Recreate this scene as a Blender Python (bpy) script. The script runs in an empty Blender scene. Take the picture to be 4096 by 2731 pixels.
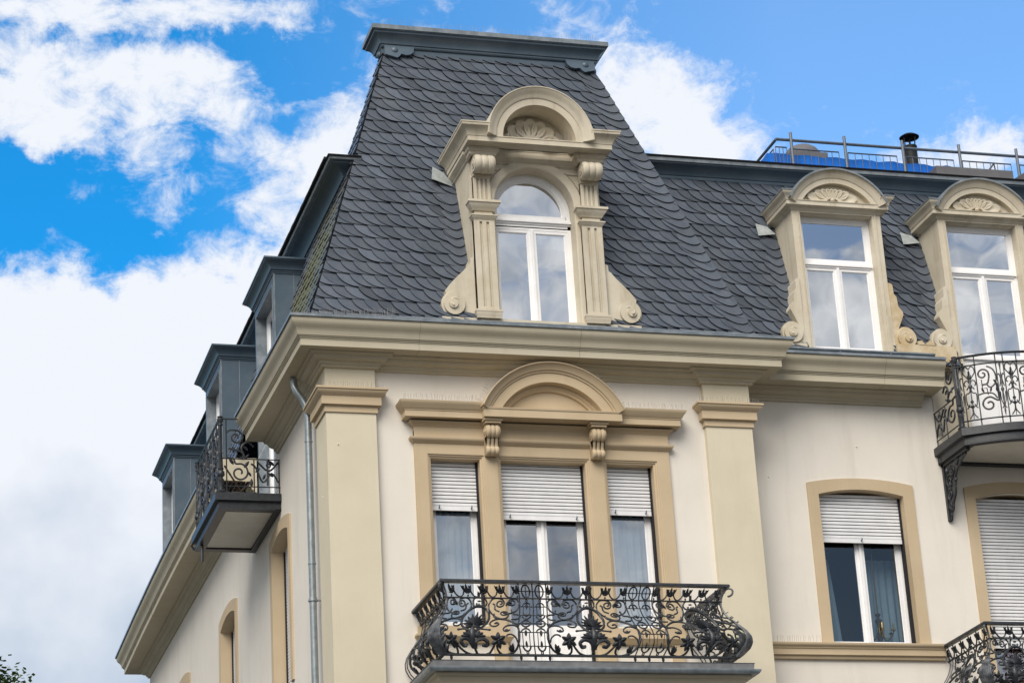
import bpy, bmesh, math, random
from mathutils import Vector, Matrix
R = math.radians
sc = bpy.context.scene
col = sc.collection
rng = random.Random(7)
pi = math.pi

# ---------------------------------------------------------------- camera
CAM = Vector((-7.513, -35.0, 1.6))
cr = Vector((0.96219442, -0.26656881, -0.05588351))
cu = Vector((-0.04515896, -0.35848133, 0.932444))
cf = Vector((0.26859368, 0.89466877, 0.3569667))
cam_data = bpy.data.cameras.new('camera')
cam_data.lens = 87.26
cam_data.sensor_width = 36.0
cam_data.clip_end = 5000
cam = bpy.data.objects.new('camera', cam_data)
col.objects.link(cam)
m = Matrix((cr, cu, -cf)).transposed().to_4x4()
m.translation = CAM
cam.matrix_world = m
sc.camera = cam
sc.view_settings.view_transform = 'Standard'
sc.view_settings.look = 'None'
sc.view_settings.exposure = 0.03
sc.view_settings.gamma = 1.0

# ---------------------------------------------------------------- world: sky with clouds laid out by azimuth / elevation
SUN_EL, SUN_AZ = 42.0, 214.0      # degrees, azimuth from +Y towards +X
world = bpy.data.worlds.new('World')
sc.world = world
world.use_nodes = True
nt = world.node_tree
nt.nodes.clear()
L = nt.links.new
def wn(t, **k):
    n = nt.nodes.new(t)
    for a, b in k.items(): setattr(n, a, b)
    return n
def wm(op, a, b=None, c=None):
    n = wn('ShaderNodeMath', operation=op)
    for i, s in enumerate((a, b, c)):
        if s is None: continue
        if isinstance(s, (int, float)): n.inputs[i].default_value = s
        else: L(s, n.inputs[i])
    return n.outputs[0]
out = wn('ShaderNodeOutputWorld'); bg = wn('ShaderNodeBackground')
bg.inputs['Strength'].default_value = 0.1
L(bg.outputs[0], out.inputs[0])
sky = wn('ShaderNodeTexSky', sky_type='NISHITA', sun_disc=False)
sky.sun_elevation = R(SUN_EL); sky.sun_rotation = R(SUN_AZ)
tc = wn('ShaderNodeTexCoord')
sep = wn('ShaderNodeSeparateXYZ'); L(tc.outputs['Generated'], sep.inputs[0])
az = wm('MULTIPLY', wm('ARCTAN2', sep.outputs[0], sep.outputs[1]), 57.2958)
el = wm('MULTIPLY', wm('ARCSINE', sep.outputs[2]), 57.2958)
comb = wn('ShaderNodeCombineXYZ'); L(az, comb.inputs[0]); L(el, comb.inputs[1])
# warp the cloud outlines
nz = wn('ShaderNodeTexNoise'); nz.inputs['Scale'].default_value = 0.42; nz.inputs['Detail'].default_value = 8; nz.inputs['Roughness'].default_value = .62
L(comb.outputs[0], nz.inputs['Vector'])
wv = wn('ShaderNodeVectorMath', operation='MULTIPLY_ADD')
L(nz.outputs['Color'], wv.inputs[0]); wv.inputs[1].default_value = (3.4, 2.6, 0); wv.inputs[2].default_value = (-1.7, -1.3, 0)
wadd = wn('ShaderNodeVectorMath', operation='ADD'); L(comb.outputs[0], wadd.inputs[0]); L(wv.outputs[0], wadd.inputs[1])
BL = [(5.81,18.55,9.09,4.14,1.30),(6.0,13.5,9.0,4.0,1.0),(9.65,19.51,4.24,3.33,1.0),(11.69,23.96,1.21,1.72,0.75),(12.86,25.6,1.21,1.61,0.75),(10.55,21.99,1.31,1.11,0.40),(5.78,21.81,2.63,0.71,0.50),
(5.07,27.01,2.32,1.31,0.72),(8.68,26.87,2.02,0.76,0.85),(8.23,25.69,1.01,1.11,0.45),(4.76,26.02,1.51,0.91,0.50),(6.59,28.66,3.03,0.56,0.80),(10.26,28.60,1.72,0.45,0.45),
(10.86,25.48,1.11,0.61,0.35),(12.97,28.70,1.51,0.40,0.20),(20.34,26.13,1.9,1.62,0.95),(22.16,25.38,1.5,0.9,0.8),(21.82,26.41,1.21,0.7,0.35),(18.49,28.06,1.41,0.61,0.35),
(28.34,24.3,1.9,0.5,0.7),(20.79,27.29,1.41,0.61,0.25),(6.61,24.44,0.81,0.35,0.40),(7.57,23.70,0.30,0.25,0.45),(23.08,27.73,0.81,0.20,0.15),
(4.80,24.16,2.32,1.11,-0.80),(7.36,23.11,1.31,0.81,-0.60),(10.91,27.56,1.82,0.61,-0.45),(5.50,27.71,0.61,0.25,-0.55),(9.29,23.6,1.11,0.8,-0.35),(9.33,26.08,0.51,0.51,-0.20),
(26.26,26.9,4.24,1.8,-0.65),(22.5,28.6,3.5,1.1,-0.4),(17.0,28.5,2.5,.8,-.15),
(155.3,23.4,2.2,1.0,-1.9),(155.0,21.0,2.2,.9,.5),(150.8,23.4,.9,.5,-1.2),(155.3,13.2,2.4,2.4,-2.0)]
acc = None
for (a0, e0, ra, re, amp) in BL:
    s1 = wn('ShaderNodeVectorMath', operation='SUBTRACT'); L(wadd.outputs[0], s1.inputs[0]); s1.inputs[1].default_value = (a0, e0, 0)
    s2 = wn('ShaderNodeVectorMath', operation='MULTIPLY'); L(s1.outputs[0], s2.inputs[0]); s2.inputs[1].default_value = (1/(ra*1.35), 1/(re*1.35), 0)
    s3 = wn('ShaderNodeVectorMath', operation='DOT_PRODUCT'); L(s2.outputs[0], s3.inputs[0]); L(s2.outputs[0], s3.inputs[1])
    t = wm('MAXIMUM', wm('SUBTRACT', 1.0, s3.outputs['Value']), 0.0)
    acc = wm('MULTIPLY', t, amp) if acc is None else wm('MULTIPLY_ADD', t, amp, acc)
# fine fbm breakup
n2 = wn('ShaderNodeTexNoise'); n2.inputs['Scale'].default_value = 0.95; n2.inputs['Detail'].default_value = 12; n2.inputs['Roughness'].default_value = .67; n2.inputs['Distortion'].default_value = .35
mp = wn('ShaderNodeMapping'); mp.inputs['Scale'].default_value = (0.8, 1.2, 1); L(comb.outputs[0], mp.inputs['Vector']); L(mp.outputs[0], n2.inputs['Vector'])
# away from the stretch of sky before us the cover is broken and mostly cloud
farm = wm('GREATER_THAN', wm('ABSOLUTE', wm('SUBTRACT', az, 17.0)), 40.0)
far = wm('MULTIPLY', farm, 0.62)
dens = wm('ADD', wm('MULTIPLY_ADD', wm('SUBTRACT', n2.outputs['Fac'], 0.5), 2.9, acc), far)
mr = wn('ShaderNodeMapRange', interpolation_type='SMOOTHSTEP'); L(dens, mr.inputs['Value'])
mr.inputs['From Min'].default_value = -0.15; mr.inputs['From Max'].default_value = 0.98
# cloud tone: bright tops, blue grey undersides lower in the sky
n3 = wn('ShaderNodeTexNoise'); n3.inputs['Scale'].default_value = 0.28; n3.inputs['Detail'].default_value = 7; L(comb.outputs[0], n3.inputs['Vector'])
low = wn('ShaderNodeMapRange'); L(wm('MULTIPLY_ADD', wm('SUBTRACT', n3.outputs['Fac'], 0.5), 14.0, el), low.inputs['Value'])
low.inputs['From Min'].default_value = 18.8; low.inputs['From Max'].default_value = 12.0
cc = wn('ShaderNodeMix', data_type='RGBA'); L(low.outputs[0], cc.inputs[0])
cc.inputs[6].default_value = (8.7, 9.05, 9.7, 1); cc.inputs[7].default_value = (4.6, 5.6, 7.0, 1)
# clear sky: Nishita, pulled to the photograph's saturated blue; paler to the right
ax = wn('ShaderNodeMapRange'); L(az, ax.inputs['Value']); ax.inputs['From Min'].default_value = 8; ax.inputs['From Max'].default_value = 24
tint = wn('ShaderNodeMix', data_type='RGBA'); L(ax.outputs[0], tint.inputs[0])
tint.inputs[6].default_value = (0.12, 1.42, 2.2, 1); tint.inputs[7].default_value = (1.5, 2.15, 2.6, 1)
mul = wn('ShaderNodeMix', data_type='RGBA', blend_type='MULTIPLY'); mul.inputs[0].default_value = 1
tf = wn('ShaderNodeMix', data_type='RGBA'); L(farm, tf.inputs[0]); L(tint.outputs[2], tf.inputs[6]); tf.inputs[7].default_value = (1.0, 1.0, 1.0, 1)
L(sky.outputs[0], mul.inputs[6]); L(tf.outputs[2], mul.inputs[7])
fin = wn('ShaderNodeMix', data_type='RGBA'); L(mr.outputs[0], fin.inputs[0]); L(mul.outputs[2], fin.inputs[6]); L(cc.outputs[2], fin.inputs[7])
cf2 = wn('ShaderNodeMix', data_type='RGBA'); L(farm, cf2.inputs[0]); L(cc.outputs[2], cf2.inputs[6]); cfc = wn('ShaderNodeMix', data_type='RGBA'); fm = wn('ShaderNodeMapRange'); L(nz.outputs['Fac'], fm.inputs['Value']); fm.inputs['From Min'].default_value = .38; fm.inputs['From Max'].default_value = .62; L(fm.outputs[0], cfc.inputs[0])
cfc.inputs[6].default_value = (4.6, 4.9, 5.4, 1); cfc.inputs[7].default_value = (9.6, 9.5, 9.4, 1); L(cfc.outputs[2], cf2.inputs[7]); L(cf2.outputs[2], fin.inputs[7])
L(fin.outputs[2], bg.inputs['Color'])

sd = bpy.data.lights.new('sun', 'SUN'); sd.energy = 3.6; sd.angle = R(42); sd.color = (1.0, .935, .84)
so = bpy.data.objects.new('sun', sd); col.objects.link(so)
sdir = Vector((math.sin(R(SUN_AZ))*math.cos(R(SUN_EL)), math.cos(R(SUN_AZ))*math.cos(R(SUN_EL)), math.sin(R(SUN_EL))))
so.rotation_euler = sdir.to_track_quat('Z', 'Y').to_euler()

# ---------------------------------------------------------------- materials
def mat(name, c, rough=.8, spec=.3, c2=None, scale=3.0, bump=0.0, bscale=60, metal=0.0, amt=1.0, streak=False, attr=False, dirt=0.0, dcol=(.30,.25,.18)):
    mt = bpy.data.materials.new(name); mt.use_nodes = True
    t = mt.node_tree; b = t.nodes['Principled BSDF']
    b.inputs['Base Color'].default_value = (*c, 1); b.inputs['Roughness'].default_value = rough
    b.inputs['Specular IOR Level'].default_value = spec; b.inputs['Metallic'].default_value = metal
    co = t.nodes.new('ShaderNodeTexCoord')
    last = None
    if c2:
        n = t.nodes.new('ShaderNodeTexNoise'); n.inputs['Scale'].default_value = scale; n.inputs['Detail'].default_value = 6; n.inputs['Roughness'].default_value = .6
        if streak:
            mpn = t.nodes.new('ShaderNodeMapping'); mpn.inputs['Scale'].default_value = (1, 1, .12)
            t.links.new(co.outputs['Object'], mpn.inputs[0]); t.links.new(mpn.outputs[0], n.inputs['Vector'])
        else: t.links.new(co.outputs['Object'], n.inputs['Vector'])
        r = t.nodes.new('ShaderNodeMapRange'); r.inputs['From Min'].default_value = .38; r.inputs['From Max'].default_value = .72; r.inputs['To Max'].default_value = amt
        t.links.new(n.outputs['Fac'], r.inputs['Value'])
        mx = t.nodes.new('ShaderNodeMix'); mx.data_type = 'RGBA'
        t.links.new(r.outputs[0], mx.inputs[0]); mx.inputs[6].default_value = (*c, 1); mx.inputs[7].default_value = (*c2, 1)
        last = mx.outputs[2]
    if dirt:   # rain streaks and grime, elongated downwards, plus small spots
        for (sc_x, zs_, lo_, hi_, k_) in ((3.2, .10, .52, .80, dirt), (9.0, .8, .60, .78, dirt*.6)):
            mpn = t.nodes.new('ShaderNodeMapping'); mpn.inputs['Scale'].default_value = (1, 1, zs_); n = t.nodes.new('ShaderNodeTexNoise')
            n.inputs['Scale'].default_value = sc_x; n.inputs['Detail'].default_value = 8; n.inputs['Roughness'].default_value = .7
            t.links.new(co.outputs['Object'], mpn.inputs[0]); t.links.new(mpn.outputs[0], n.inputs['Vector'])
            r = t.nodes.new('ShaderNodeMapRange'); r.inputs['From Min'].default_value = lo_; r.inputs['From Max'].default_value = hi_; r.inputs['To Max'].default_value = k_
            t.links.new(n.outputs['Fac'], r.inputs['Value'])
            mx = t.nodes.new('ShaderNodeMix'); mx.data_type = 'RGBA'; t.links.new(r.outputs[0], mx.inputs[0]); t.links.new(last, mx.inputs[6]); mx.inputs[7].default_value = (*dcol, 1); last = mx.outputs[2]
    if attr:   # each slate has its own tone
        at = t.nodes.new('ShaderNodeAttribute'); at.attribute_name = 'tone'
        mx = t.nodes.new('ShaderNodeMix'); mx.data_type = 'RGBA'; mx.blend_type = 'MULTIPLY'; mx.inputs[0].default_value = 1
        cb = t.nodes.new('ShaderNodeCombineXYZ')
        for i in range(3): t.links.new(at.outputs['Fac'], cb.inputs[i])
        t.links.new(last, mx.inputs[6]); t.links.new(cb.outputs[0], mx.inputs[7]); last = mx.outputs[2]
    if last: t.links.new(last, b.inputs['Base Color'])
    if bump:
        n = t.nodes.new('ShaderNodeTexNoise'); n.inputs['Scale'].default_value = bscale; n.inputs['Detail'].default_value = 4
        t.links.new(co.outputs['Object'], n.inputs['Vector'])
        bp = t.nodes.new('ShaderNodeBump'); bp.inputs['Strength'].default_value = bump; bp.inputs['Distance'].default_value = .02
        t.links.new(n.outputs['Fac'], bp.inputs['Height']); t.links.new(bp.outputs[0], b.inputs['Normal'])
    return mt
M = {}
M['wall'] = mat('wall_render', (.74,.70,.635), .9, .1, (.68,.64,.575), .7, .13, 90, dirt=.20)
M['pil'] = mat('pilaster_render', (.64,.585,.455), .9, .1, (.59,.54,.415), .9, .2, 90, dirt=.16)
M['trim'] = mat('tan_trim', (.535,.43,.295), .85, .15, (.485,.385,.255), 1.2, .12, 90, dirt=.22)
M['side_trim'] = M['trim']
M['cornice'] = mat('cornice_paint', (.51,.465,.36), .75, .25, (.46,.415,.31), 1.5, .08, 60, dirt=.22)
M['stone'] = mat('dormer_stone', (.60,.55,.45), .85, .2, (.52,.46,.35), 2.2, .15, 50, dirt=.60, dcol=(.20,.165,.11))
M['stained'] = mat('stained_stone', (.60,.52,.38), .85, .2, (.42,.30,.15), 3.5, .2, 40)
M['zinc'] = mat('dark_zinc', (.060,.094,.130), .42, .5, (.092,.128,.165), 2.0, .05, 20)
M['zinc2'] = mat('zinc_light', (.13,.16,.185), .4, .5, (.25,.28,.31), 5.0)
M['lead'] = mat('lead_flashing', (.28,.31,.31), .6, .4, (.42,.45,.46), 9.0)
M['slate'] = mat('slate', (.062,.076,.100), .48, .42, (.086,.100,.124), 5.0, .2, 30, attr=True, dirt=.25, dcol=(.15,.15,.14))
M['slate_edge'] = mat('slate_edge', (.012,.013,.016), .8, .1)
M['under'] = mat('roof_felt', (.02,.02,.022), .9, .1)
M['white'] = mat('white_frame', (.86,.86,.87), .4, .4, (.80,.80,.81), 4)
M['shutter'] = mat('shutter_slats', (.78,.79,.81), .5, .3, (.70,.71,.73), 6, dirt=.12)
M['black'] = mat('black_rubber', (.02,.02,.025), .7, .2)
M['iron'] = mat('wrought_iron', (.016,.019,.024), .42, .5, (.032,.037,.045), 14.0, .1, 60)
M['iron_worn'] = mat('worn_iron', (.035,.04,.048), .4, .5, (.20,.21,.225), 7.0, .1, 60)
M['galv'] = mat('galvanised_pipe', (.22,.26,.28), .35, .6, (.34,.37,.38), 9, metal=.5)
M['soffit'] = mat('balcony_soffit', (.70,.68,.62), .9, .1, (.62,.60,.54), 3)
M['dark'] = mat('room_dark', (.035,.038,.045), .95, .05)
M['ground'] = mat('paving', (.10,.095,.085), .9, .1, (.075,.072,.068), .5)
M['asphalt'] = mat('asphalt', (.055,.055,.055), .9, .2, (.04,.04,.04), 2)
M['tarp'] = mat('blue_tarpaulin', (.010,.17,.68), .5, .3, (.008,.13,.58), 3)
M['flue'] = mat('black_flue', (.012,.013,.015), .6, .25)
M['steel'] = mat('grey_steel', (.075,.10,.14), .4, .5, (.12,.15,.19), 8)
M['slab_edge'] = mat('slab_edge', (.15,.155,.165), .6, .3, (.23,.235,.24), 6, dirt=.4, dcol=(.06,.06,.045))
M['seam'] = mat('seam', (.30,.265,.20), .9, .1)
M['spike'] = mat('spike_wire', (.30,.29,.28), .6, .2)
M['grey_plate'] = mat('grey_cladding', (.12,.12,.13), .6, .3, (.15,.15,.16), 5)
M['brass'] = mat('brass', (.35,.24,.09), .35, .5, metal=.8)
M['brown'] = mat('brown_wood', (.06,.035,.02), .6, .3)
M['purple'] = mat('purple_leaf', (.05,.012,.03), .6, .3, (.08,.02,.05), 8)
M['pot'] = mat('terracotta', (.30,.12,.06), .8, .2)
M['bark'] = mat('bark', (.07,.05,.035), .9, .1, (.10,.08,.06), 8)
M['leaf'] = mat('leaf', (.045,.095,.022), .6, .25, (.10,.14,.03), 1.6)
def slate_moss():   # slate overgrown with a patch of moss low on the street side
    mt = M['slate'].copy(); mt.name = 'mossy_slate'; t = mt.node_tree; b = t.nodes['Principled BSDF']
    src = b.inputs['Base Color'].links[0].from_socket
    co = t.nodes.new('ShaderNodeTexCoord'); s = t.nodes.new('ShaderNodeSeparateXYZ'); t.links.new(co.outputs['Object'], s.inputs[0])
    n = t.nodes.new('ShaderNodeTexNoise'); n.inputs['Scale'].default_value = 1.6; n.inputs['Detail'].default_value = 5; t.links.new(co.outputs['Object'], n.inputs['Vector'])
    def mth(op, a, b_):
        q = t.nodes.new('ShaderNodeMath'); q.operation = op
        for i, v in enumerate((a, b_)):
            if isinstance(v, (int, float)): q.inputs[i].default_value = v
            else: t.links.new(v, q.inputs[i])
        return q.outputs[0]
    dy = mth('DIVIDE', mth('ABSOLUTE', mth('SUBTRACT', s.outputs[1], 2.1), 0), 2.0)
    dz = mth('DIVIDE', mth('ABSOLUTE', mth('SUBTRACT', s.outputs[2], 16.6), 0), 2.1)
    d = mth('ADD', mth('MULTIPLY', dy, dy), mth('MULTIPLY', dz, dz))
    f = mth('SUBTRACT', mth('MULTIPLY', n.outputs['Fac'], 2.2), mth('MULTIPLY', d, .9))
    r = t.nodes.new('ShaderNodeMapRange'); t.links.new(f, r.inputs['Value']); r.inputs['From Min'].default_value = .15; r.inputs['From Max'].default_value = .7
    mx = t.nodes.new('ShaderNodeMix'); mx.data_type = 'RGBA'; t.links.new(r.outputs[0], mx.inputs[0]); t.links.new(src, mx.inputs[6]); mx.inputs[7].default_value = (.105,.10,.022,1)
    t.links.new(mx.outputs[2], b.inputs['Base Color'])
    return mt
M['slate_moss'] = slate_moss()
def glass(name, refl, tint=(.75,.82,.88)):
    mt = bpy.data.materials.new(name); mt.use_nodes = True; t = mt.node_tree; t.nodes.clear()
    o = t.nodes.new('ShaderNodeOutputMaterial'); mix = t.nodes.new('ShaderNodeMixShader')
    tr = t.nodes.new('ShaderNodeBsdfTransparent'); tr.inputs[0].default_value = (*tint, 1)
    gl = t.nodes.new('ShaderNodeBsdfGlossy'); gl.inputs['Roughness'].default_value = .015; gl.inputs['Color'].default_value = (.93,.96,1,1)
    lw = t.nodes.new('ShaderNodeLayerWeight'); lw.inputs['Blend'].default_value = .25
    ma = t.nodes.new('ShaderNodeMath'); ma.operation = 'MULTIPLY_ADD'; ma.use_clamp = True
    t.links.new(lw.outputs['Fresnel'], ma.inputs[0]); ma.inputs[1].default_value = .5; ma.inputs[2].default_value = refl
    # slightly uneven float glass
    co = t.nodes.new('ShaderNodeTexCoord'); n = t.nodes.new('ShaderNodeTexNoise'); n.inputs['Scale'].default_value = 1.1; n.inputs['Detail'].default_value = 1
    t.links.new(co.outputs['Object'], n.inputs['Vector']); bp = t.nodes.new('ShaderNodeBump'); bp.inputs['Strength'].default_value = .09; bp.inputs['Distance'].default_value = .03
    t.links.new(n.outputs['Fac'], bp.inputs['Height']); t.links.new(bp.outputs[0], gl.inputs['Normal'])
    t.links.new(ma.outputs[0], mix.inputs[0]); t.links.new(tr.outputs[0], mix.inputs[1]); t.links.new(gl.outputs[0], mix.inputs[2]); t.links.new(mix.outputs[0], o.inputs[0])
    return mt
M['glass_hi'] = glass('reflective_glass', .74)
M['glass'] = glass('window_glass', .38)
M['glass_lo'] = glass('clear_glass', .10, (.52,.60,.64))
M['curtain'] = mat('curtain_cloth', (.62,.70,.74), .9, .1, (.52,.60,.64), 5)
M['blind'] = mat('roller_blind', (.80,.83,.86), .8, .2)

# ---------------------------------------------------------------- mesh helpers
class MB:
    def __init__(s, *mats): s.v=[]; s.f=[]; s.mi=[]; s.tone=[]; s.mats=list(mats) or ['wall']; s.cur=0; s.t=1.0
    def use(s, name):
        if name not in s.mats: s.mats.append(name)
        s.cur = s.mats.index(name); return s
    def add(s, vs, fs):
        b = len(s.v); s.v += [tuple(q) for q in vs]
        for f in fs: s.f.append([b+i for i in f]); s.mi.append(s.cur); s.tone.append(s.t)
    def tbox(s, T, u0, u1, o0, o1, z0, z1):
        vs = [T(u,o,z) for z in (z0,z1) for o in (o0,o1) for u in (u0,u1)]
        s.add(vs, [(0,1,3,2),(4,6,7,5),(0,4,5,1),(2,3,7,6),(0,2,6,4),(1,5,7,3)])
    def box(s, x0, x1, y0, y1, z0, z1): s.tbox(lambda u,o,z:(u,o,z), x0, x1, y0, y1, z0, z1)
    def prism(s, T3, poly, d0, d1):     # T3(a,b,d)
        n = len(poly); vs = [T3(a,b,d0) for a,b in poly]+[T3(a,b,d1) for a,b in poly]
        s.add(vs, [list(range(n)), list(range(n,2*n))[::-1]]+[(i,(i+1)%n,n+(i+1)%n,n+i) for i in range(n)])
    def loft(s, rings, closed=False, capu=False):
        n = len(rings[0]); vs = [p for r in rings for p in r]; fs=[]
        for k in range(len(rings)-1):
            for i in range(n if closed else n-1):
                j=(i+1)%n; fs.append((k*n+i,k*n+j,(k+1)*n+j,(k+1)*n+i))
        s.add(vs, fs)
        if capu:
            s.add(rings[0], [list(range(n))]); s.add(rings[-1], [list(range(n))[::-1]])
    def tube(s, pts, r, n=5, cap=True):
        pts=[Vector(p) for p in pts]; rs = r if isinstance(r,(list,tuple)) else [r]*len(pts)
        rings=[]; ref=Vector((0,0,1))
        for i,p in enumerate(pts):
            d=(pts[min(i+1,len(pts)-1)]-pts[max(i-1,0)])
            if d.length<1e-9: d=Vector((0,0,1))
            d.normalize()
            a=ref.cross(d)
            if a.length<.15: a=Vector((1,0,0)).cross(d)
            if a.length<.15: a=Vector((0,1,0)).cross(d)
            a.normalize(); b=d.cross(a)
            if i and a.dot(pa)<0: a=-a; b=-b
            pa=a
            rings.append([tuple(p+(a*math.cos(2*pi*k/n)+b*math.sin(2*pi*k/n))*rs[i]) for k in range(n)])
        s.loft(rings, closed=True, capu=cap)
    def lathe(s, c, prof, n=12):        # prof [(r,z)] about vertical axis at c
        rings=[[(c[0]+r*math.cos(2*pi*k/n), c[1]+r*math.sin(2*pi*k/n), c[2]+z) for k in range(n)] for r,z in prof]
        s.loft(rings, closed=True, capu=True)
    def ball(s, c, rx, ry, rz, n=8, h=5):
        rings=[[(c[0]+rx*math.sin(pi*j/h)*math.cos(2*pi*k/n), c[1]+ry*math.sin(pi*j/h)*math.sin(2*pi*k/n), c[2]+rz*math.cos(pi*j/h)) for k in range(n)] for j in range(h+1)]
        s.loft(rings, closed=True)
    def sweep(s, path, prof, cap=True):  # plan path, profile [(offset to the right of travel, z)]
        P=[Vector(p) for p in path]; N=[]
        for a,b in zip(P,P[1:]):
            d=(b-a).normalized(); N.append(Vector((d.y,-d.x)))
        rings=[]
        for i,p in enumerate(P):
            if i==0: mm=N[0]
            elif i==len(P)-1: mm=N[-1]
            else: mm=(N[i-1]+N[i])/(1+N[i-1].dot(N[i]))
            rings.append([(p.x+mm.x*o, p.y+mm.y*o, z) for o,z in prof])
        s.loft(rings, closed=True, capu=cap)
    def arc(s, T, cu_, cz, prof, a0, a1, n=32, cap=True):  # prof [(radius, o)] closed ring
        rings=[[T(cu_+r*math.cos(a0+(a1-a0)*i/n), o, cz+r*math.sin(a0+(a1-a0)*i/n)) for r,o in prof] for i in range(n+1)]
        s.loft(rings, closed=True, capu=cap)
    def build(s, name, parent=None, smooth=None, merge=True):
        me=bpy.data.meshes.new(name); me.from_pydata(s.v,[],s.f)
        for k in s.mats: me.materials.append(M[k])
        me.polygons.foreach_set('material_index', s.mi)
        if any(t!=1.0 for t in s.tone):
            at=me.attributes.new('tone','FLOAT','FACE'); at.data.foreach_set('value', s.tone)
        if merge:
            bm=bmesh.new(); bm.from_mesh(me)
            if smooth: bmesh.ops.remove_doubles(bm, verts=bm.verts, dist=1e-5)
            bmesh.ops.recalc_face_normals(bm, faces=bm.faces); bm.to_mesh(me); bm.free()
        if smooth:
            me.polygons.foreach_set('use_smooth',[True]*len(me.polygons)); me.set_sharp_from_angle(angle=R(smooth))
        me.update()
        o=bpy.data.objects.new(name,me); col.objects.link(o)
        if parent: o.parent=parent
        return o
def tag(o,label=None,cat=None,group=None,kind=None):
    for k,v in (('label',label),('category',cat),('group',group),('kind',kind)):
        if v: o[k]=v
    return o
def empty(name, loc=(0,0,0)):
    o=bpy.data.objects.new(name,None); col.objects.link(o); o.location=loc; return o
def smoothpts(pts, k=4):
    P=[Vector(p) for p in pts]
    if len(P)<3: return P
    Q=[2*P[0]-P[1]]+P+[2*P[-1]-P[-2]]; o=[]
    for i in range(1,len(Q)-2):
        for j in range(k):
            t=j/k; a,b,c,d=Q[i-1],Q[i],Q[i+1],Q[i+2]
            o.append(.5*((2*b)+(c-a)*t+(2*a-5*b+4*c-d)*t*t+(3*b-a-3*c+d)*t**3))
    o.append(P[-1]); return o
FRONT=lambda Y: (lambda u,o,z:(u,Y-o,z))
SIDE=lambda X: (lambda u,o,z:(X-o,u,z))
def outline(u0,u1,z0,zc,zt,i=0.0,n=16,semi=False):
    """open outline bottom-left > arch > bottom-right, inset by i"""
    a,b=u0+i,u1-i; c=zc-(0 if semi else i); t=zt-i
    pts=[(a,z0)]; h=(b-a)/2; r=t-c
    if r<1e-4: pts+=[(a,c),(b,c)]
    else:
        Rr=(h*h+r*r)/(2*r); zc_=t-Rr; th=math.asin(min(1,h/Rr))
        if r>h+1e-6: th=pi-th
        pts+=[((a+b)/2+Rr*math.sin(-th+2*th*k/n), zc_+Rr*math.cos(-th+2*th*k/n)) for k in range(n+1)]
    pts.append((b,z0)); return pts
def loft_o(mb,T,steps,u0,u1,z0,zc,zt,semi=False,n=16):  # steps [(inset, o)]
    mb.loft([[T(u,o,z) for u,z in outline(u0,u1,z0,zc,zt,i,n,semi)] for i,o in steps])
def wall_open(mb,T,u0,u1,z0,z1,ops):
    """flat wall with openings; ops = outlines from outline(), sorted"""
    x=u0; q=lambda a,b,c,d: mb.add([T(a,0,c),T(b,0,c),T(b,0,d),T(a,0,d)],[(0,1,2,3)])
    for op in ops:
        a,b,zb=op[0][0],op[-1][0],op[0][1]
        q(x,a,z0,z1)
        if zb>z0+1e-4: q(a,b,z0,zb)
        top=op[1:-1]
        for (p,r) in zip(top,top[1:]):
            mb.add([T(p[0],0,p[1]),T(r[0],0,r[1]),T(r[0],0,z1),T(p[0],0,z1)],[(0,1,2,3)])
        x=b
    q(x,u1,z0,z1)

# ---------------------------------------------------------------- ground
g=MB('ground'); g.box(-600,600,-600,600,-.5,0); tag(g.build('ground'),kind='structure')
g=MB('asphalt'); g.box(-300,300,-32,-8,-.2,.004); tag(g.build('road'),kind='structure')
g=MB('ground'); g.box(-30,40,-8,-1.2,-.1,.12); tag(g.build('pavement'),kind='structure')

# ---------------------------------------------------------------- the building
B=empty('apartment_building'); tag(B,'cream corner apartment house with slate mansard tower, tan window surrounds and iron balconies','building')
W=.57; PX=6.82; FAR=19.9
F0=FRONT(0); FW=FRONT(W); S0=SIDE(0)
ARR=.115
# --- walls
wf=MB('wall')
tri=[(1.58,2.36,10.97),(2.69,4.06,9.9),(4.41,5.18,10.97)]
wall_open(wf,F0,0,PX,0,15.5,[outline(a,b,zb,13.58,13.58) for a,b,zb in tri])
wf.add([F0(PX,0,0),FW(PX,0,0),FW(PX,0,15.5),F0(PX,0,15.5)],[(0,1,2,3)])
wins=[(8.18,9.67,10.9),(10.97,12.46,10.0),(13.6,15.1,10.9)]
wall_open(wf,FW,PX,17,0,14.22,[outline(a,b,zb,13.38,13.475) for a,b,zb in wins])
wall_open(wf,FW,PX,17,14.22,15.5,[outline(10.885,12.485,14.22,15.49,15.49)])
swins=[(3.29,4.74,10.9),(8.47,10.05,10.9),(14.1,15.6,10.9)]
wall_open(wf,S0,0,FAR,0,14.22,[outline(a,b,zb,13.43,13.56) for a,b,zb in swins])
wall_open(wf,S0,0,FAR,14.22,15.5,[outline(4.29,6.10,14.22,15.49,15.49)])
wf.add([(0,FAR,0),(17,FAR,0),(17,FAR,15.5),(0,FAR,15.5)],[(0,1,2,3)]); wf.add([(17,W,0),(17,FAR,0),(17,FAR,15.5),(17,W,15.5)],[(0,1,2,3)])
wf.build('wall',B)

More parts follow.
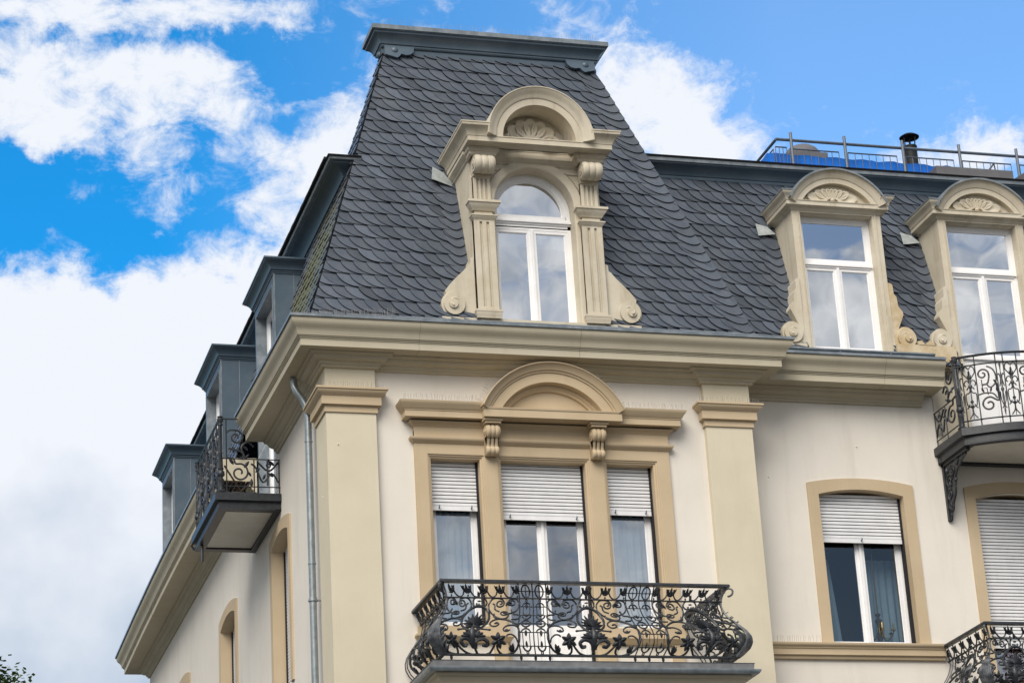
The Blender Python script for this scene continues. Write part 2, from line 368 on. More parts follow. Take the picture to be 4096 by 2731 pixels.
# --- pilasters with capitals
def pilaster(x0,x1,side):
    p=MB('pil')
    if side: path=[(0,.66),(-.05,.66),(-.05,-.1),(x1,-.1),(x1,0)]
    else: path=[(x0,0),(x0,-.1),(x1,-.1),(x1,W)]
    path2=[(x-(0),y) for x,y in path]
    p.sweep(path2,[(-.02,0.2),(.0,0.2),(.0,14.95),(-.02,14.95)],cap=False)
    o=p.build('pilaster',B)
    c=MB('trim')
    prof=[(-.02,14.235),(.025,14.235),(.025,14.33),(.075,14.345),(.075,14.475),(.085,14.48),(.10,14.50),(.135,14.525),(.15,14.55),(.15,14.565),(.17,14.57),(.17,14.60),(-.02,14.61)]
    c.sweep(path2,prof); c.build('capital',o,smooth=35)
    return o
pilaster(0,.73,True); pilaster(6.09,6.87,False)

# --- bed moulding under the eaves and the main cornice, both interrupted at the balcony doors
SG0,SG1=4.05,6.15     # gap at the street side balcony
WG0,WG1=10.42,12.95  # gap at the upper balcony
bed=[(-.02,14.95),(.035,14.95),(.05,14.965),(.05,14.985),(.08,15.0),(.085,15.03),(.12,15.04),(.155,15.06),(.18,15.09),(.185,15.11),(.23,15.115),(.25,15.135),(.25,15.16),(-.02,15.16)]
crown=[(-.1,15.15),(.50,15.15),(.50,15.262),(.512,15.262),(.512,15.275),(.53,15.285),(.535,15.30),(.55,15.305),(.552,15.318),(.558,15.33),(.565,15.36),(.578,15.39),(.60,15.42),(.63,15.45),(.65,15.48),(.66,15.51),(.663,15.54),(.663,15.56),(-.1,15.575)]
zstrip=[(.5,15.545),(.675,15.565),(.69,15.555),(.69,15.60),(.5,15.615)]
def bow(y): return -.11*max(0,1-((y-10.5)/10.5)**2)
sidepts=[(bow(y)+0.0,y) for y in (19.9,17,14,12,10,8,7,SG1)]
paths=[[*sidepts],[(bow(SG0)*.8,SG0),(bow(2)*.6,2),(0,0),(PX,0),(PX,W),(WG0,W)],[(WG1,W),(17,W)]]
cn=MB('cornice'); zs=MB('zinc2')
for i,p in enumerate(paths):
    pp=list(p)
    if i==0: pp=[(1.0,FAR)]+pp
    cn.sweep(pp,crown); zs.sweep(pp,zstrip)
bpaths=[[(1.0,FAR),(0,FAR),(0,SG1)],[(0,SG0),(0,.70),(-.06,.70),(-.06,-.1),(.74,-.1),(.74,0),(6.08,0),(6.08,-.1),(6.88,-.1),(6.88,W),(10.2,W)],[(WG1,W),(17,W)]]
for p in bpaths: cn.sweep(p,bed)
cn.use('seam')
for pth in ([(3.93,0),(3.937,0)],[(1.35,0),(1.355,0)],[(9.35,W),(9.356,W)],[(bow(6.9)-.002,6.9),(bow(6.9)-.002,6.893)],[(bow(11)-.002,11.3),(bow(11)-.002,11.29)],[(bow(15)-.002,15.3),(bow(15)-.002,15.29)]):
    cn.sweep(pth,[(o+(.0022 if .3<o else 0),z-(.0015 if z<15.2 else 0)) for o,z in crown[:-1]])
cob=cn.build('cornice',B,smooth=32)
zs.build('cornice_flashing',cob,smooth=32)
# upstanding gutter behind the edge
gt=MB('zinc','zinc2')
def gutter(path,z0,z1,o):
    gt.use('zinc').sweep(path,[(o-.12,z0),(o,z0),(o,z1),(o-.12,z1)])
    gt.use('zinc2').sweep(path,[(o-.02,z1),(o+.018,z1-.012),(o+.024,z1+.008),(o+.01,z1+.024),(o-.02,z1+.022)])
gutter([(.25,0),(7.0,0)],15.59,15.70,.42)
gutter([(7.52,W),(10.31,W)],15.59,15.70,.52)
gt.use('zinc2')
for x in (1.6,3.05,4.5,5.9,6.7): gt.box(x,x+.025,-.432,-.418,15.6,15.715)
for x in (8.6,9.5): gt.box(x,x+.02,W-.532,W-.518,15.6,15.715)
gt.build('gutter',cob,smooth=32)

# --- mansard roofs with real slates
def slates(mb,O,U,V,poly,w=.21,h=.262,seed=1,excl=None):
    """O origin, U along, V up-slope, poly convex region in (u,v)"""
    r=random.Random(seed); O,U,V=Vector(O),Vector(U).normalized(),Vector(V).normalized(); N=U.cross(V)
    if N.z<0: N=-N
    n=7
    arcp=[(1.45*w*(1-math.cos(pi/2*k/n)), h*(1-math.sin(pi/2*k/n)**1.15)) for k in range(n+1)]
    us=[p[0] for p in poly]; vs=[p[1] for p in poly]
    area=sum(poly[i][0]*poly[(i+1)%len(poly)][1]-poly[(i+1)%len(poly)][0]*poly[i][1] for i in range(len(poly)))
    if area<0: poly=poly[::-1]
    def clip(pg):
        for i in range(len(poly)):
            a=poly[i]; b=poly[(i+1)%len(poly)]
            side=lambda p:(b[0]-a[0])*(p[1]-a[1])-(b[1]-a[1])*(p[0]-a[0])
            o=[]
            for j in range(len(pg)):
                p,q=pg[j],pg[(j+1)%len(pg)]; sp,sq=side(p),side(q)
                if sp>=0: o.append(p)
                if (sp>=0)!=(sq>=0):
                    t=sp/(sp-sq); o.append((p[0]+(q[0]-p[0])*t,p[1]+(q[1]-p[1])*t,(p[2] or q[2])))
            pg=o
            if len(pg)<3: return []
        return pg
    rows=int((max(vs)-min(vs))/h)+2; cols=int((max(us)-min(us))/w)+5
    for j in range(-1,rows):
        sh=r.uniform(-.1,.1)*w+(j%2)*.47*w
        for i in range(-3,cols):
            u0=min(us)+i*w+sh+r.uniform(-.012,.012); v0=min(vs)+j*h+r.uniform(-.003,.003); ww=w*r.uniform(.96,1.04)
            cu0,cu1=-1e9,1e9; skip=False
            for (ea,eb,ev) in (excl or ()):
                if v0<ev and u0<eb and u0+2.6*w>ea:
                    if u0<ea: cu1=min(cu1,ea)
                    elif u0+2.6*w>eb: cu0=max(cu0,eb)
                    else: skip=True
            if skip: continue
            jt=r.uniform(-.003,.004); tilt=r.uniform(-.004,.004)
            pg=[(u0+a*ww/w,v0+b,1) for a,b in arcp]+[(u0+2.6*ww,v0,0),(u0+2.6*ww,v0+1.3*h,0),(u0,v0+1.3*h,0)]
            pg=clip(pg)
            pg=[(min(max(a,cu0),cu1),b,c_) for a,b,c_ in pg]
            if pg and max(q[0] for q in pg)-min(q[0] for q in pg)<.004: pg=[]
            if not pg: continue
            hgt=lambda u,v: .046*(1-(v-v0)/(1.3*h))+.046*(1-(u-u0)/(2.6*w))+jt+tilt*(u-u0)/w
            P=[O+U*u+V*v+N*(hgt(u,v)+.004) for u,v,_ in pg]
            mb.t=r.choice((r.uniform(.80,1.15),r.uniform(.9,1.1),r.uniform(.72,1.38))); mb.cur=0
            mb.add(P,[list(range(len(P)))])
            mb.t=1.0; mb.cur=1
            for k in range(len(P)):
                a=pg[k]; k2=(k+1)%len(P); b=pg[k2]
                if abs(a[1]-b[1])<1e-6 and a[1]>v0+h*1.1: continue
                mb.add([P[k],P[k2],P[k2]-N*.045,P[k]-N*.045],[(0,1,2,3)])
            mb.cur=0
def scallops(mb,O,U,V,uh,v0_,v1_,w=.46,h=.185,sg=1,seed=3):
    """edge slates with a smiling lower edge, laid along the line u=uh(v)"""
    r=random.Random(seed); O,U,V=Vector(O),Vector(U).normalized(),Vector(V).normalized(); N=U.cross(V)
    if N.z<0: N=-N
    k=int((v1_-v0_)/h)
    for i in range(k):
        v=v0_+i*h+r.uniform(-.004,.004); ww=w*.88*r.uniform(.94,1.06); n=8; lo=[]
        for q in range(n+1):
            t=q/n; lo.append((-ww*(1-t), h*1.15*(1-math.sin(pi*(t*.80+.0))**.8) if t<.63 else h*1.15*(1-math.sin(pi*.8*t)**.8)*.9))
        hi=[(0,1.5*h),(-ww*.5,1.5*h),(-ww,1.3*h)]
        pts=[(uh(v+b)+sg*a,v+b) for a,b in lo+hi]
        P=[O+U*a+V*b+N*(.092-.022*(b-v)/h) for a,b in pts]
        mb.t=r.uniform(.85,1.18); mb.cur=0; mb.add(P,[list(range(len(P)))]); mb.t=1.0; mb.cur=1
        for j in range(n): mb.add([P[j],P[j+1],P[j+1]-N*.032,P[j]-N*.032],[(0,1,2,3)])
        mb.cur=0
SX,SY=.319,.3285
def hipx(z,s): return 3.4+s*(3.6-SX*(z-15.87))
def fy(z): return -.1+SY*(z-15.87)
ZT=21.38; ZB=15.60
BY=2.05
# tower
rt=MB('under')
z0,z1=ZB,ZT
fl0,fr0,fl1,fr1=(hipx(z0,-1),fy(z0),z0),(hipx(z0,1),fy(z0),z0),(hipx(z1,-1),fy(z1),z1),(hipx(z1,1),fy(z1),z1)
bl0,br0,bl1,br1=(fl0[0],BY,z0),(fr0[0],BY,z0),(fl1[0],BY,z1),(fr1[0],BY,z1)
rt.add([fl0,fr0,fr1,fl1,bl0,br0,br1,bl1],[(1,5,6,2),(0,3,7,4),(4,7,6,5),(3,2,6,7)])
zd=17.2; TR=lambda u,o,z:(u,fy(z)-o,z)     # front slope, open where the dormer window stands
wall_open(rt,TR,hipx(zd,-1),hipx(zd,1),z0,zd,[outline(2.5,4.5,z0,zd-.05,zd-.05)])
for s_ in (-1,1): rt.add([(hipx(z0,s_),fy(z0),z0),(hipx(zd,s_),fy(z0),z0),(hipx(zd,s_),fy(zd),zd)],[(0,1,2)])
rt.add([(hipx(zd,-1),fy(zd),zd),(hipx(zd,1),fy(zd),zd),fr1,fl1],[(0,1,2,3)])
roofT=rt.build('mansard_roof',B)
sm=MB('slate','slate_edge')
sl=math.hypot(SY,1); Hs=(z1-z0)*sl
slates(sm,(0,fy(z0),z0),(1,0,0),(0,SY,1),[(fl0[0]-.03,.0),(fr0[0]+.02,.0),(fr1[0]+.02,Hs),(fl1[0]-.03,Hs)],seed=2,excl=[(2.46,4.52,3.0)])
hs_=(fr0[0]-fr1[0])/Hs
scallops(sm,(0,fy(z0),z0),(1,0,0),(0,SY,1),lambda v:fr0[0]+.03-hs_*v,.02,Hs-.2)
scallops(sm,(0,fy(z0),z0),(1,0,0),(0,SY,1),lambda v:2.39,1.15,2.95,w=.36,seed=6)
sm.build('slates',roofT,merge=False)
sm=MB('slate_moss','slate_edge')
sls=math.hypot(SX,1)
def sidex(z): return hipx(z,-1)
# left face of tower and street-side mansard (u = y)
slates(sm,(sidex(z0),0,z0),(0,-1,0),(SX,0,1),[(-BY,0),(-fy(z0)+.05,0),(-fy(z1)+.05,(z1-z0)*sls),(-BY,(z1-z0)*sls)],seed=4)
SZ=18.85
slates(sm,(sidex(z0),0,z0),(0,-1,0),(SX,0,1),[(-FAR-.2,0),(-BY,0),(-BY,(SZ-z0)*sls),(-FAR+.8,(SZ-z0)*sls)],seed=5,excl=[(-b_+.06,-a_-.06,2.75) for a_,b_ in ((4.27,6.12),(8.55,10.35),(14.4,16.1))])
sm.build('slates',roofT,merge=False)
# top cornice of the tower
tc_=MB('zinc','zinc2'); xl,xr=hipx(ZT-.03,-1)-.02,hipx(ZT-.03,1)+.02; yf=fy(ZT)-.02
tp=[(xr,yf+.4),(xr,BY),(xl,BY),(xl,yf),(xr,yf),(xr,yf+.4)]
tp=[(3.4,BY),(xl,BY),(xl,yf),(xr,yf),(xr,BY),(3.4,BY)]
tc_.sweep(tp,[(-.3,21.34),(.0,21.34),(.03,21.35),(.03,21.37),(.012,21.38),(.012,21.50),(.04,21.51),(.055,21.53),(.055,21.555),(.075,21.56),(.085,21.60),(.11,21.65),(.15,21.69),(.19,21.715),(.20,21.75),(.22,21.75),(.22,21.77),(-.3,21.80)],cap=False)
tc_.use('zinc2').sweep(tp,[(-.3,21.765),(.235,21.765),(.235,21.845),(.22,21.85),(-.3,21.87)],cap=False)
tco=tc_.build('roof_cornice',roofT,smooth=32)
for sx in (-1,1):   # corner ornaments with a boss and an ear
    cx=3.4+sx*(xr-xl)/2
    poly=[(0,21.33),(0,21.53),(-.52*sx,21.53),(-.50*sx,21.42),(-.44*sx,21.36),(-.36*sx,21.34),(-.28*sx,21.36),(-.24*sx,21.30),(-.20*sx,21.27)]
    orn=MB('zinc'); orn.prism(lambda a,b,d:(cx+a,yf+.02-d+.3*(b-21.5),b),poly,0,.10)
    orn.ball((cx-.17*sx,yf-.09,21.43),.07,.05,.07)
    orn.prism(lambda a,b,d:(cx+sx*(.015+d),yf+a,b),[(0,21.27),(0,21.53),(.3,21.53),(.28,21.36),(.18,21.33),(.12,21.27)],0,.02)
    orn.ball((cx+.05*sx,yf+.12,21.43),.05,.065,.065)
    orn.build('corner_ornament',roofT,smooth=40)
# street-side top cornice
sc_=MB('zinc','zinc2','under')
xs=sidex(18.72)
sp=[(xs+.9,FAR-.6),(xs,FAR-.6),(xs,1.20),(xs+.16,1.20)]
sc_.sweep(sp,[(-.05,18.60),(.0,18.60),(.02,18.62),(.02,18.68),(.05,18.70),(.06,18.73),(.06,18.75),(.09,18.76),(.12,18.82),(.17,18.87),(.24,18.90),(.30,18.92),(.30,18.95),(-.05,18.97)],cap=False)
sc_.use('zinc2').sweep(sp,[(-.05,18.955),(.36,18.955),(.375,18.99),(-.05,19.02)],cap=False)
sc_.use('under').sweep(sp,[(-.05,19.0),(.39,18.995),(.40,19.02),(-.05,19.2)],cap=False)
rr=random.Random(5)
y=1.0
while y<FAR-1:
    sc_.box(xs-.425,xs-.2,y,y+.2,19.0+rr.uniform(0,.01),19.045+rr.uniform(0,.012)); y+=.21
sc_.build('roof_cornice',roofT,smooth=32)
# street-side mansard body
sb=MB('under'); zz=18.8
wall_open(sb,lambda u,o,z:(sidex(z)-o,u,z),BY,FAR-.1,z0,zz,[outline(a_+.1,b_-.1,z0,18.1,18.1) for a_,b_ in ((4.27,6.12),(8.55,10.35),(14.4,16.1))])
sb.build('roof_slope',roofT)
sb=MB('under'); sb.add([(xs,1.9,19.15),(xs,FAR-.8,19.15),(5.2,FAR-.8,19.5),(5.2,1.9,19.5),(xs,FAR-.8,15.6),(5.2,FAR-.8,15.6)],[(0,1,2,3),(1,4,5,2)])
sb.build('roof_deck',roofT)

# wing roof
def wy(z): return W-.1+SY*(z-15.87)
WZ=19.32
wr=MB('under'); wr.add([(17,wy(WZ),WZ),(5.5,wy(WZ),WZ),(17,FAR,WZ),(5.5,FAR,WZ)],[(1,0,2,3)])
wall_open(wr,lambda u,o,z:(u,wy(z)-o,z),5.5,17,z0,WZ,[outline(8.3+q,9.7+q,z0,17.1,17.1) for q in (0,2.69,5.4)])
wr.build('wing_roof',roofT)
sm=MB('slate','slate_edge')
slates(sm,(0,wy(z0),z0),(1,0,0),(0,SY,1),[(6.0,0),(16.9,0),(16.9,(WZ-z0)*sl),(5.2,(WZ-z0)*sl)],seed=9,excl=[(8.22+q,9.76+q,2.95) for q in (0,2.69,5.4)])
for q in (0,2.69): scallops(sm,(0,wy(z0),z0),(1,0,0),(0,SY,1),lambda v,q=q:8.17+q-(.25*max(0,.9-v)),.15,2.65,w=.34,seed=8)
sm.build('slates',roofT,merge=False)
wc=MB('zinc','zinc2','under'); yw=wy(19.3)
wp=[(5.9,yw),(17,yw)]
wc.sweep(wp,[(-.3,19.15),(.02,19.15),(.03,19.235),(.03,19.275),(.012,19.28),(.012,19.33),(.05,19.34),(.06,19.36),(.06,19.39),(.08,19.40),(.10,19.44),(.14,19.49),(.20,19.52),(.26,19.535),(.26,19.565),(-.3,19.58)])
wc.use('zinc2').sweep(wp,[(-.3,19.56),(.29,19.56),(.30,19.63),(.28,19.64),(-.3,19.66)])
wc.use('lead')
x=6.3
while x<16:
    l=rr.uniform(.12,.4); wc.box(x,x+l,yw-.085,yw-.04,19.13+rr.uniform(-.012,.012),19.175); x+=l+.004
wc.use('under').sweep(wp,[(-.3,19.62),(.315,19.625),(.33,19.65),(-3.3,20.10),(-3.3,20.0)])
wc.build('roof_cornice',roofT,smooth=32)
dk=MB('under'); dk.box(5.6,17,4.4,FAR-1,18.9,20.10); dk.build('roof_deck',roofT)

# ---------------------------------------------------------------- generic window parts
def wbar(mb,T,u0,u1,z0,z1,o,th=.05): mb.tbox(T,u0,u1,o-th,o,z0,z1)
def frame_rect(mb,T,u0,u1,z0,z1,o,wd,th=.05):
    wbar(mb,T,u0,u0+wd,z0,z1,o,th); wbar(mb,T,u1-wd,u1,z0,z1,o,th); wbar(mb,T,u0+wd,u1-wd,z0,z0+wd,o,th); wbar(mb,T,u0+wd,u1-wd,z1-wd,z1,o,th)
def pane(T,u0,u1,z0,z1,o,parent,g='glass'):
    p=MB(g); p.add([T(u0,o,z0),T(u1,o,z0),T(u1,o,z1),T(u0,o,z1)],[(0,1,2,3)]); return p.build('pane',parent,merge=False)
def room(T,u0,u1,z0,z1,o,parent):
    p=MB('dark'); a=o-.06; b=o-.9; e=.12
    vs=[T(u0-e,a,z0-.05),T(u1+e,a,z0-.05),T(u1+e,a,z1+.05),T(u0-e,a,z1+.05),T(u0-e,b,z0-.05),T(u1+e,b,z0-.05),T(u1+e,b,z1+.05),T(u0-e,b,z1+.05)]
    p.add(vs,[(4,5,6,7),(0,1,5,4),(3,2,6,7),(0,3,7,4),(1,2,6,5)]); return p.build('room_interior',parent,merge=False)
def casement(T,parent,u0,u1,z0,z1,o,g='glass',mull=None,trans=None,sill=.07,name='window_frame',parts=True):
    """white two-leaf window; returns frame object"""
    f=MB('white'); fw=.055
    frame_rect(f,T,u0,u1,z0,z1,o,fw,.07)
    f.tbox(T,u0,u1,o-.02,o+.03,z0-.02,z0+.03)
    panes=[]
    tops=z1
    if trans:
        t0,t1=trans
        wbar(f,T,u0+fw,u1-fw,t0,t1,o+.012,.08); f.tbox(T,u0+.02,u1-.02,o,o+.035,t0+.03,t1-.05)
        frame_rect(f,T,u0+fw,u1-fw,t1,z1-fw,o-.012,.05,.05)
        panes.append((u0+fw+.05,u1-fw-.05,t1+.05,z1-fw-.05)); tops=t0
    else: tops=z1-fw
    mus=[] if mull is None else [mull]
    xs_=[u0+fw]+[q for mm in mus for q in (mm-.02,mm+.02)]+[u1-fw]
    for mm in mus: f.tbox(T,mm-.022,mm+.022,o-.05,o+.025,z0+.03,tops)
    for a,b in zip(xs_[::2],xs_[1::2]):
        frame_rect(f,T,a,b,z0+.03,tops,o-.006,.052,.05)
        frame_rect(f,T,a+.045,b-.045,z0+.075,tops-.045,o-.02,.018,.03)
        panes.append((a+.055,b-.055,z0+.085,tops-.055))
    fo=f.build(name,parent)
    return fo,panes
def shutter(T,parent,u0,u1,z0,z1,o,pins=(.25,.75)):
    s=MB('shutter','steel','black'); z=z0+.075; s.tbox(T,u0,u1,o-.02,o+.012,z0,z-.006); p=.0575
    while z<z1:
        zt=min(z+p-.009,z1)
        prof=[(-.004,z),(.004,z+.006),(.0055,(z+zt)/2),(.004,zt-.005),(-.004,zt)]
        s.add([T(u,o+a,b) for u in (u0,u1) for a,b in prof],[(i,i+1,i+6,i+5) for i in range(4)]); z+=p
    s.use('black').tbox(T,u0+.002,u1-.002,o-.03,o-.012,z0+.02,z1)
    s.use('steel')
    for q in pins:
        u=u0+(u1-u0)*q; s.tbox(T,u-.008,u+.008,o,o+.06,z0+.03,z0+.047); s.tbox(T,u-.008,u+.008,o+.048,o+.06,z0+.047,z0+.07)
    return s.build('roller_shutter',parent,merge=False)
def curtain(T,u0,u1,z0,z1,o,label,folds=7,seed=0,flare=0.0):
    r=random.Random(seed); c=MB('curtain'); n=folds*6; rows=8; g=[]
    ph=[r.uniform(.8,1.2) for _ in range(n+1)]
    for j in range(rows+1):
        t=j/rows; row=[]
        for i in range(n+1):
            s=i/n; row.append(T(u0+(u1-u0)*s*(1+flare*t),o+.035*math.sin(s*folds*2*pi*1.0+.5*math.sin(3*t))*ph[i]*(.4+.6*t),z1+(z0-z1)*t))
        g.append(row)
    c.loft(g); ob=c.build('curtain',smooth=60,merge=True)
    base=Vector(T((u0+u1)/2,o,z0)); ob.data.transform(Matrix.Translation(-base)); ob.location=base
    return tag(ob,label,'curtain','curtains behind the window panes')

# --- triple window of the tower
tw=MB('trim')
Fa=FRONT(0)
o1=.055
zh=13.58
# outer jambs, mullions, head as profiled pieces round each opening
def opening_ring(u0,u1,zb,zt):
    loft_o(tw,Fa,[(-.07,o1),(-.055,o1-.002),(-.053,o1-.018),(-.03,o1-.022),(-.026,o1-.04),(-.006,o1-.045),(0,o1-.05),(0,-.30)],u0,u1,zb,zt,zt)
for a,b,zb in tri: opening_ring(a,b,zb-.02,zh)
def fillstrip(u0,u1,z0_,z1_): tw.tbox(Fa,u0,u1,-.01,o1,z0_,z1_)
fillstrip(1.32,1.51,9.9,14.0); fillstrip(2.43,2.62,9.9,14.0); fillstrip(4.13,4.34,9.9,14.0); fillstrip(5.25,5.44,9.9,14.0)
fillstrip(1.51,2.43,13.65,14.0); fillstrip(2.62,4.13,13.65,14.0); fillstrip(4.34,5.25,13.65,14.0)
twin=tw.build('triple_window_surround',B)
# entablature
en=MB('trim')
en.sweep([(1.32,0),(1.32,-.055),(5.44,-.055),(5.44,0)],[(-.06,13.80),(0,13.80),(.02,13.81),(.035,13.83),(.06,13.845),(.075,13.87),(.075,13.89),(-.06,13.90)])
en.box(1.32,5.44,-.075,.01,13.86,14.20)
mid=[(1.32,0),(1.32,-.075),(5.44,-.075),(5.44,0)]
en.sweep(mid,[(-.06,14.06),(.0,14.06),(.02,14.075),(.035,14.10),(.07,14.12),(.075,14.14),(-.06,14.16)])
hc=[(-.06,14.17),(.17,14.17),(.17,14.27),(.18,14.27),(.18,14.285),(.20,14.30),(.215,14.33),(.24,14.36),(.255,14.385),(.26,14.41),(-.06,14.43)]
brk=[(1.32,0),(1.32,-.075),(2.50,-.075),(2.50,-.24),(4.49,-.24),(4.49,-.075),(5.44,-.075),(5.44,0)]
en.sweep([(1.32,0),(1.32,-.075),(2.6,-.075)],hc); en.sweep([(4.3,-.075),(5.44,-.075),(5.44,0)],hc)
en.sweep([(2.50,0),(2.50,-.25),(4.47,-.25),(4.47,0)],[(-.2,14.165),(.13,14.165),(.13,14.29),(.14,14.29),(.145,14.315),(-.2,14.33)])
eno=en.build('window_entablature',B,smooth=32)
pd=MB('trim'); cxp=3.485; hw,rs=1.14,.74; Rr=(hw*hw+rs*rs)/(2*rs); czp=14.33+rs-Rr; th=math.asin(hw/Rr)
pr=[(Rr-.30,0),(Rr-.30,.32),(Rr-.29,.34),(Rr-.14,.34),(Rr-.135,.36),(Rr-.115,.365),(Rr-.10,.39),(Rr-.07,.405),(Rr-.04,.43),(Rr-.015,.455),(Rr-.012,.47),(Rr,.475),(Rr+.008,.46),(Rr+.005,0)]
pd.arc(Fa,cxp,czp,pr,pi/2-th,pi/2+th,40)
pd.arc(Fa,cxp,czp,[(Rr-.40,.12),(Rr-.39,.19),(Rr-.36,.2),(Rr-.34,.23),(Rr-.29,.23),(Rr-.29,.1)],pi/2-th*.95,pi/2+th*.95,36)
pg=[(cxp+(Rr-.3)*math.sin(-th+2*th*k/24),max(14.31,czp+(Rr-.3)*math.cos(-th+2*th*k/24))) for k in range(25)]
pd.prism(lambda a,b,d:Fa(a,d,b),pg,0,.15)
pd.build('segmental_pediment',eno,smooth=32)
def console(T,uc,z0_,z1_,dep,wd,o,m='trim',name='console_bracket',parent=None,top=True):
    """scrolled bracket: big roll at top, small roll at the foot, three reeded bands"""
    c=MB(m); H=z1_-z0_
    def prof(e):
        p=[]
        R1=dep*.42; cz1=z1_-R1-.005; co1=o+dep-R1
        for k in range(0,13):
            a=pi/2-k*pi/12*1.25; p.append((co1+(R1+e)*math.cos(a),cz1+(R1+e)*math.sin(a)))
        R2=dep*.26; cz2=z0_+R2+H*.02; co2=o+dep*.46
        p+=[(o+dep*.66+e,z1_-H*.46),(o+dep*.52+e,z1_-H*.60),(o+dep*.50+e,z1_-H*.74)]
        for k in range(0,9):
            a=pi/2-.5-k*pi/8; p.append((co2+(R2+e)*math.cos(a),cz2+(R2+e)*math.sin(a)))
        p+=[(o-.01,z0_+H*.04),(o-.01,z1_)]
        return p
    b3=wd/3
    c.prism(lambda a,b,d:T(d,a,b),prof(-.012),uc-wd/2+.01,uc+wd/2-.01)
    for k in range(3):
        u0=uc-wd/2+k*b3
        rings=[[T(u0+b3*(.5-.5*math.cos(t)),a,b) for a,b in prof(.016*math.sin(t)-.006)] for t in [pi*q/6 for q in range(7)]]
        c.loft(rings,closed=True,capu=True)
    R1=dep*.42
    for sgn in (-1,1):
        for rr_,d in ((R1*.92,.012),(R1*.55,.024),(R1*.22,.034)):
            cc_=[(o+dep-R1+rr_*math.cos(2*pi*k/14),z1_-R1-.005+rr_*math.sin(2*pi*k/14)) for k in range(14)]
            c.prism(lambda a,b,q:T(q,a,b),cc_,uc+sgn*(wd/2-.01),uc+sgn*(wd/2+d))
    if top: c.tbox(T,uc-wd*.62,uc+wd*.62,o,o+dep*1.02,z1_+.002,z1_+.04); c.tbox(T,uc-wd*.75,uc+wd*.75,o,o+dep*1.12,z1_+.04,z1_+.075)
    return c.build(name,parent,smooth=40)
for uc in (2.525,4.235): console(Fa,uc,13.60,14.085,.25,.20,.05,parent=eno)
# windows themselves
GO=-.26
shz=[12.80,12.68,12.80]
for k,(a,b,zb) in enumerate(tri):
    T=Fa
    if k==1:
        fo,pn=casement(T,B,a,b,9.92,zh+.05,GO,mull=(a+b)/2,name='balcony_door')
        f2=MB('white')      # solid lower door panels
        for p0 in (a+.12,(a+b)/2+.08):
            p1=p0+(b-a)/2-.2; f2.tbox(T,p0-.03,p1+.03,GO-.03,GO-.012,9.98,11.05); f2.tbox(T,p0+.06,p1-.06,GO-.012,GO+.004,10.1,10.92)
        f2.build('door_panel',fo)
        pn=[(p[0],p[1],11.05,p[3]) for p in pn]
    else:
        fo,pn=casement(T,B,a,b,10.99,zh+.05,GO,name='window')
    for p in pn: pane(T,p[0],p[1],p[2],p[3],GO-.03,fo,'glass' if k==1 else 'glass')
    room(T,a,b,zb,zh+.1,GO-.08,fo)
    shutter(T,fo,a+.01,b-.02,shz[k],zh,GO+.10,pins=(.17,.85) if k!=1 else (.1,.9))
    g2=MB('black'); g2.tbox(T,b-.035,b-.004,GO+.05,GO+.13,zb,zh); g2.build('shutter_rail',fo)
# parapet panels and sill mouldings below the side windows
for a,b in ((1.32,2.62),(4.13,5.44)):
    pp=MB('trim')
    pp.tbox(Fa,a-.06,b+.06,-.01,.075,10.78,10.93); pp.sweep([(a-.04,0),(a-.04,-.06),(b+.04,-.06),(b+.04,0)],[(-.02,10.68),(.02,10.70),(.04,10.73),(.07,10.76),(.07,10.79),(-.02,10.80)])
    pp.build('window_sill',B,smooth=30)
curtain(Fa,1.66,2.27,11.0,12.85,GO-.14,'pale pleated curtain behind the narrow left pane of the triple window',6,1)
curtain(Fa,4.50,5.09,11.0,12.85,GO-.14,'pale pleated curtain behind the narrow right pane of the triple window',5,2)

# --- plain arched windows (wing and street side)
def arched(T,u0,u1,zb,zc,zt,kind,shz_=None,rev=.30,sw=.19):
    s=MB('trim')
    loft_o(s,T,[(-sw,-.01),(-sw,.03),(0,.03),(0,-rev)],u0,u1,zb-.03,zc,zt)
    so_=s.build('window_surround',B)
    o=-rev+.04
    fo,pn=casement(T,so_,u0+.005,u1-.005,zb+.02,zc+.0,o,mull=(u0+u1)/2,name='window_frame')
    for p in pn: pane(T,*p,o-.03,so_,kind)
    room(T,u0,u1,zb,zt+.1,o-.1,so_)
    if shz_ is not None: shutter(T,so_,u0+.01,u1-.03,shz_,zc+.06,o+.11,pins=(.5,))
    g2=MB('black'); g2.tbox(T,u1-.035,u1-.004,o+.05,o+.14,zb,zc); g2.build('shutter_rail',so_)
    return so_
arched(FW,8.18,9.67,10.9,13.38,13.475,'glass_lo',12.62)
arched(FW,10.97,12.46,10.0,13.38,13.50,'glass',10.9)
arched(FW,13.6,15.1,10.9,13.38,13.475,'glass',12.2)
for i,(a,b,zb) in enumerate(swins): arched(S0,a,b,zb,13.43,13.56,'glass',11.0 if i==0 else 11.6,rev=.36)
curtain(FW,8.34,8.54,10.95,12.5,-.70,'narrow pale curtain gathered at the left of the blue wing window',3,3,.6)
curtain(FW,9.10,9.72,10.95,12.5,-.70,'wide pale curtain behind the right pane of the blue wing window',5,4)
